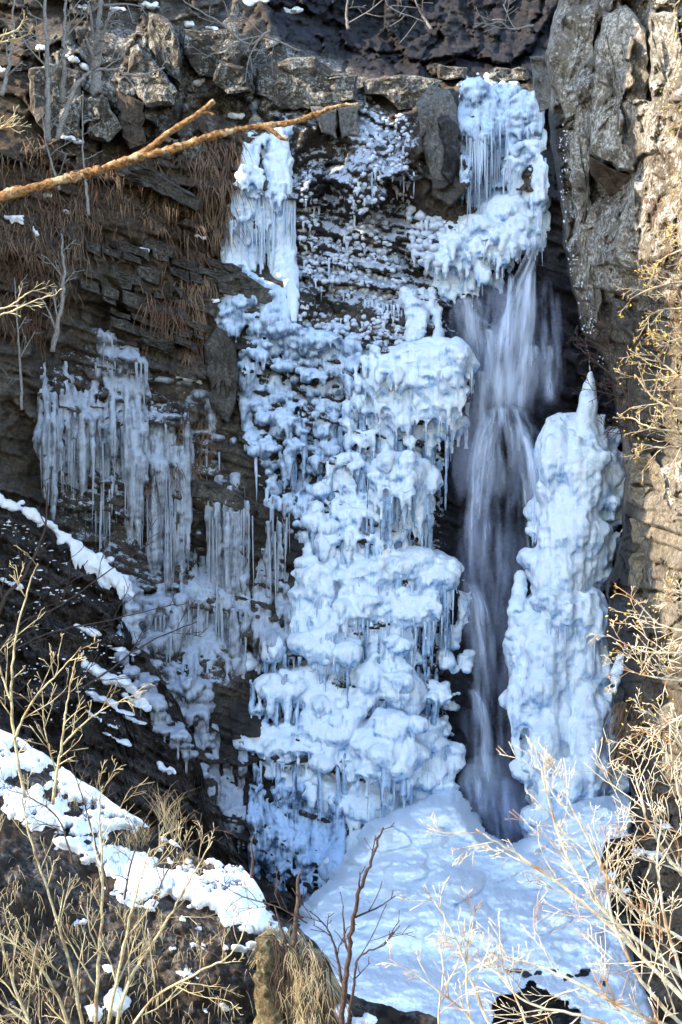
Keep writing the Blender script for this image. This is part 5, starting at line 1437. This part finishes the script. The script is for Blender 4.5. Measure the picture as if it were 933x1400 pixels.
shrub('golden_bush', 'golden twigs with small leaves down the top right corner', 'bush', [
    ([(990, -20), (962, 20), (940, 60), (922, 110)], 24, 24, 1.5), ([(990, 60), (962, 90), (940, 140), (925, 190)], 24, 24, 1.5), ([(990, 150), (962, 170), (942, 220), (930, 270)], 24, 24, 1.5), ([(990, -40), (950, -20), (920, 10)], 24, 24, 1.5), ([(990, 230), (960, 250), (938, 290)], 24, 24, 1.5)],
    M['twig_gold'], tw(7, 40, 2, (3, 2), 42, .16, .04, (-.4, 0, -.4), .0035, .12, .6), tips=[], group='leafy bushes along the right edge')
shrub('golden_bush', 'tangled twigs with orange and yellow buds over the dark rock at right', 'bush', [
    ([(990, 880), (930, 892), (880, 890), (830, 868)], 22, 22, 2.4), ([(990, 920), (930, 930), (890, 925), (850, 915)], 22, 22, 2.2), ([(990, 860), (940, 862), (900, 852), (870, 820)], 22, 22, 2.2), ([(990, 960), (930, 980), (890, 1010), (866, 1030)], 22, 22, 2.2), ([(990, 1000), (940, 1000), (905, 1000), (880, 985)], 22, 22, 2.0), ([(990, 830), (950, 820), (920, 826)], 22, 22, 2.0)],
    M['twig_pale'], tw(8, 60, 2, (3, 2), 40, .14, .03, (-.6, 0, .1), .0055, .12, .6), tips=[], group='leafy bushes along the right edge')
# dark tangle in the gully on the right
shrub('dark_bush', 'dark tangled bare bush in the shaded gully above the ice pillar', 'bush', [
    ([(870, 640), (850, 560), (835, 500), (830, 440)], 33.5, 33.8, 2.0), ([(880, 560), (850, 520), (830, 480), (800, 462)], 33.5, 34, 1.4), ([(880, 600), (850, 530), (810, 490), (785, 470)], 33.5, 34, 1.8), ([(880, 640), (862, 580), (862, 500), (870, 450)], 33, 33, 1.8), ([(890, 610), (866, 590), (850, 560)], 33.5, 34, 1.4)],
    M['bark_dark'], tw(8, 50, 2, (3, 3), 45, .15, .02, rmin=.007, seg=.2, ratio=.6))
# grey trunks and saplings on the shaded left cliff
for i, (lab, st, m, t_) in enumerate([
    ('tall straight grey trunk of the bare tree in the upper left corner', [([(66, 192), (66, 120), (63, 50), (61, -60)], 34, 34, 5)], 'bark_grey', tw(6, 70, 2, (3, 2), 50, .12, .04, rmin=.010, seg=.2, fr=.4)),
    ('second grey trunk just right of the tall straight one in the upper left', [([(86, 140), (87, 80), (89, 20), (94, -60)], 35, 35, 4)], 'bark_grey', tw(5, 60, 2, (3, 2), 50, .12, .04, rmin=.010, seg=.2, fr=.4)),
    ('thick dim grey trunk at the cliff top with branches over the lichen block', [([(132, 130), (132, 80), (136, 30), (140, -60)], 36, 36, 8)], 'bark_grey', tw(6, 70, 2, (3, 2), 60, .12, .0, rmin=.010, seg=.2)),
    ('arched grey branch tree bending right over the lichen blocks at upper left', [([(78, 190), (92, 150), (104, 118), (122, 100), (150, 95), (186, 104), (226, 92)], 34.5, 34.5, 4)], 'bark_grey', tw(6, 50, 1, (3, 2), 40, .14, .02, rmin=.010, seg=.2, fr=.5)),
    ('thin whitish sapling crossing behind the orange branch at left', [([(122, 294), (117, 250), (114, 200), (113, 125)], 34, 34, 2.4)], 'bark_grey', tw(4, 30, 1, (2, 2), 50, .12, .04, rmin=.008, seg=.2)),
    ('leaning grey trunk at the far left edge near the top', [([(2, 130), (12, 90), (18, 40), (22, -40)], 33, 33, 3.4)], 'bark_grey', tw(5, 60, 1, (3, 2), 50, .12, .04, rmin=.010, seg=.2)),
    ('crooked grey trunk leaning over the grey icicles at left', [([(72, 480), (82, 430), (88, 380), (84, 320)], 34.5, 34.5, 4)], 'bark_grey', tw(5, 50, 1, (3, 2), 50, .12, .04, rmin=.010, seg=.2)),
    ('slim bare sapling beside the dry grass at the left edge', [([(30, 560), (28, 500), (24, 440), (20, 380)], 33.5, 33.5, 2.4)], 'bark_grey', tw(5, 50, 1, (3, 2), 50, .12, .04, rmin=.008, seg=.2)),
    ('thin curved grey sapling below the two grey trunks', [([(82, 260), (70, 220), (62, 190), (58, 150)], 34, 34, 2)], 'bark_grey', tw(4, 40, 1, (3, 2), 50, .14, .0, rmin=.008, seg=.2)),
    ('bare arching twig tree over the snow ledge at the cliff top', [([(370, 40), (340, 60), (300, 30), (250, 0), (230, -30)], 39, 39, 2.2), ([(410, 70), (360, 50), (320, 60), (280, 80)], 39, 39, 1.8)], 'bark_grey', tw(6, 60, 1, (3, 2), 45, .14, .0, rmin=.010, seg=.25)),
    ('grey sapling arching over the lower left dark slope', [([(-40, 960), (0, 830), (30, 790), (60, 730), (66, 660)], 31, 32, 3.6), ([(-40, 960), (10, 956), (110, 940), (200, 880), (270, 850)], 28, 30, 2.4), ([(-40, 960), (0, 905), (60, 868), (140, 850), (240, 826)], 30, 31, 2.0), ([(-40, 960), (20, 860), (80, 830), (150, 780), (210, 740)], 30, 32, 1.8)], 'bark_dark', tw(7, 70, 1, (3, 2), 40, .12, .03, rmin=.008, seg=.2)),
]):
    shrub('bare_tree' if i < 7 else 'bare_sapling', lab, 'tree' if i < 7 else 'sapling', st, M[m], t_, 'bare trees on the shaded left cliff', part='trunk')
for lab, st in [('pale dead limb hanging left of centre in the dark recess above the falls', ([(476, 40), (474, 10), (480, -40)], 43, 43, 2.4)),
                ('pale dead limb leaning in the dark recess straight above the grey slab', ([(590, 40), (574, 14), (560, -20)], 43, 43, 2.2)),
                ('pale dead limb lying level in the dark recess beside the right rock wall', ([(730, 34), (700, 40), (684, 30), (660, 36)], 42, 42, 1.8))]:
    shrub('dead_limb', lab, 'branch', [st], M['bark_grey'], tw(5, 50, 1, (3, 2), 50, .16, .0, rmin=.010, seg=.25), 'dead limbs in the dark recess', part='limb')
for i, (lab, st) in enumerate([('sunlit yellow twig tip at the upper left edge above the other', [([(-30, 60), (5, 48), (24, 40), (34, 24)], 12, 12, 2.0), ([(-30, 70), (10, 56), (28, 52)], 12, 12, 1.6)]),
                              ('small sunlit yellow twig fan at the left edge above the orange branch', [([(-30, 185), (0, 176), (24, 156)], 12, 12, 1.8), ([(-30, 180), (2, 172), (22, 170)], 12, 12, 1.4)]),
                              ('sunlit yellow twig spray at the left edge below the orange branch', [([(-30, 440), (10, 428), (50, 410), (78, 402)], 12, 12, 2.0), ([(-30, 425), (10, 420), (40, 400), (64, 394)], 12, 12, 1.6)])]):
    shrub('yellow_twig', lab, 'twig', st, M['twig_yellow'], tw(5, 30, 1, (2, 2), 35, .12, .04, rmin=.003, seg=.05, fr=.3), 'sunlit twigs at the left edge', part='twig')

# dry grass hanging on the ledges
def blades(acc, n, poly, Yf, L, w_, hang=True, seed=0):
    pl = np.array(poly, float)
    k_ = 0
    while k_ < n:
        u = rng.uniform(pl[:, 0].min(), pl[:, 0].max()); v = rng.uniform(pl[:, 1].min(), pl[:, 1].max())
        if sd_poly([u], [v], pl)[0] + 10 * n2(np.array([u / 14.]), np.array([v / 14.]), seed)[0] > 0: continue
        if hang and n2(np.array([u / 17.]), np.array([v / 13.]), seed + 3)[0] < .02 and rng.random() < .93: continue
        k_ += 1
        Y = float(Yf(u, v)); p = P(u, v, Y - .06)
        l = L * (.25 + 1.0 * rng.random()); dx = rng.normal() * .4
        if hang: c = [p, p + [dx * l * .4, -.30 * l, -.10 * l], p + [dx * l * .8, -.42 * l, -.55 * l], p + [dx * l, -.40 * l, -1.0 * l]]
        else: c = [p, p + [dx * l * .3, -.05, .45 * l], p + [dx * l * .7, -.10, .8 * l], p + [dx * l * 1.4, -.2 * l, 1.0 * l]]
        c = np.array(c); ww = np.array([w_, w_ * .9, w_ * .6, w_ * .1])
        a = np.array([ww, 0 * ww, 0 * ww]).T
        acc.add(np.concatenate([c - a, c + a]), [(0, 1, 5, 4), (1, 2, 6, 5), (2, 3, 7, 6)])


A = Acc()
blades(A, 900, [(40, 170), (110, 220), (200, 215), (330, 215), (310, 300), (250, 330), (170, 310), (120, 360), (0, 330), (-20, 230)], cliffY, .75, .012, seed=1)
blades(A, 420, [(190, 390), (260, 380), (290, 440), (280, 490), (220, 480)], cliffY, .8, .014, seed=2)
blades(A, 380, [(-20, 330), (60, 320), (120, 350), (110, 400), (60, 470), (-20, 440)], cliffY, .7, .012, seed=3)
blades(A, 400, [(200, 330), (300, 330), (300, 390), (250, 400)], cliffY, .6, .014, seed=4)
blades(A, 350, [(270, 180), (320, 190), (330, 290), (300, 340)], cliffY, .8, .015, seed=5)
blades(A, 300, [(160, 700), (240, 590), (290, 560), (290, 620)], cliffY, .5, .012, seed=6)
tag(A.build('dry_grass', M['grass'], None, 'stuff'), 'reddish brown dead grass hanging from the ledges of the left cliff', 'grass')
A = Acc()
blades(A, 700, [(355, 1265), (400, 1258), (440, 1300), (450, 1360), (400, 1330), (370, 1300)], lambda u, v: bankY(u, v) - .35, .42, .007, seed=11)
blades(A, 420, [(-40, 1180), (60, 1160), (150, 1230), (330, 1290), (360, 1420), (-40, 1420)], bankY, .2, .003, seed=12)
blades(A, 120, [(170, 1140), (206, 1140), (206, 1160), (176, 1165)], bankY, .2, .003, False, seed=13)
blades(A, 160, [(236, 1160), (275, 1166), (280, 1190), (250, 1192)], bankY, .22, .003, True, seed=14)
blades(A, 90, [(60, 1060), (130, 1080), (150, 1110), (100, 1110)], bankY, .2, .003, False, seed=15)
blades(A, 70, [(215, 1105), (250, 1120), (246, 1150), (215, 1140)], bankY, .4, .0035, False, seed=16)
blades(A, 230, [(384, 1284), (410, 1275), (452, 1330), (462, 1420), (380, 1420)], lambda u, v: 14.78 + .002 * (v - 1280), .20, .003, seed=21)
tag(A.build('dry_grass', M['grass_tan'], None, 'stuff'), 'tan dead grass on the sunlit bank beside the snow at lower left', 'grass')
A = Acc()
blades(A, 420, [(840, 960), (880, 950), (880, 1010), (845, 1020)], lambda u, v: rightY(u, v), .8, .014, seed=17)
blades(A, 500, [(880, 200), (950, 60), (950, 460), (890, 440)], lambda u, v: rightY(u, v), .35, .012, seed=18)
tag(A.build('dry_grass', M['grass'], None, 'stuff'), 'dead grass hanging on the right rock wall', 'grass')

# ------------------------------------------------------------------ weathered stump at the end of the bank
def stump():
    root = thing('tree_stump', 'weathered mossy stump with roots at the end of the snowy bank', 'stump', tuple(P(390, 1400, 15.)))
    def trunk(pts, wid, Y, name, seed):
        n, m = 40, 28
        q = catmull(pts, n); r = np.interp(np.linspace(0, 1, n), np.linspace(0, 1, len(wid)), wid) * K * Y
        th = np.arange(m) * 2 * math.pi / m
        C = P(q[:, 0], q[:, 1], np.full(n, Y))
        V = np.stack([np.cos(th)[None, :] * r[:, None], np.sin(th)[None, :] * r[:, None], 0 * th[None, :] + 0 * r[:, None]], -1) + C[:, None, :]
        V = V.reshape(-1, 3)
        ctr = np.repeat(C, m, 0)
        dv = V - ctr; nl_ = np.linalg.norm(dv, axis=1)[:, None]
        V = V + dv / nl_ * (.07 * n3(V, (7, 7, 2.5), seed) + .035 * n3(V, (20, 20, 9), seed + 1) + .03 * n3(V, 14, seed + 2))[:, None]
        F = []
        for i in range(n - 1):
            for j in range(m):
                k = (j + 1) % m; F.append((i * m + j, i * m + k, (i + 1) * m + k, (i + 1) * m + j))
        F.append(tuple(range(m - 1, -1, -1))); F.append(tuple((n - 1) * m + j for j in range(m)))
        mesh_obj(name, V, F, M['stump'], root)
    trunk([(376, 1470), (370, 1390), (366, 1330), (364, 1282)], [26, 20, 17, 14], 15.3, 'trunk', 1)
    trunk([(424, 1480), (416, 1400), (404, 1340), (392, 1296)], [34, 27, 22, 14], 15.4, 'buttress_root', 5)
    trunk([(452, 1480), (444, 1420), (432, 1360), (420, 1322)], [22, 18, 14, 9], 15.5, 'buttress_root', 7)
    A = Acc()
    for pts, r in [([(402, 1296), (404, 1260), (408, 1232), (407, 1206), (412, 1190)], 4), ([(344, 1200), (346, 1176), (344, 1156), (347, 1142)], 2.2), ([(392, 1290), (384, 1266), (376, 1240)], 2.2)]:
        q = catmull(pts, 16); B = Acc()
        B.tube(P(q[:, 0], q[:, 1], np.full(16, 15.4)), np.linspace(r, r * .4, 16) * K * 15.4, 7, knob=.5)
        B.build('dead_snag', M['bark_dark'], root)
    for i in range(26):                                  # roots and stalks trailing over it
        u = 372 + 80 * rng.random(); v = 1275 + .5 * (u - 372) + 12 * rng.random()
        q = catmull([(u, v), (u + rng.normal() * 5 + 3, v + 26), (u + rng.normal() * 8 + 4, v + 60), (u + rng.normal() * 12 + 4, v + 100)], 10)
        A.tube(P(q[:, 0], q[:, 1], np.full(10, 14.86 + .2 * rng.random())), np.linspace(1.2, .5, 10) * K * 15, 4, knob=.4)
    A.build('roots', M['bark_red'], root, 'stuff')
stump()
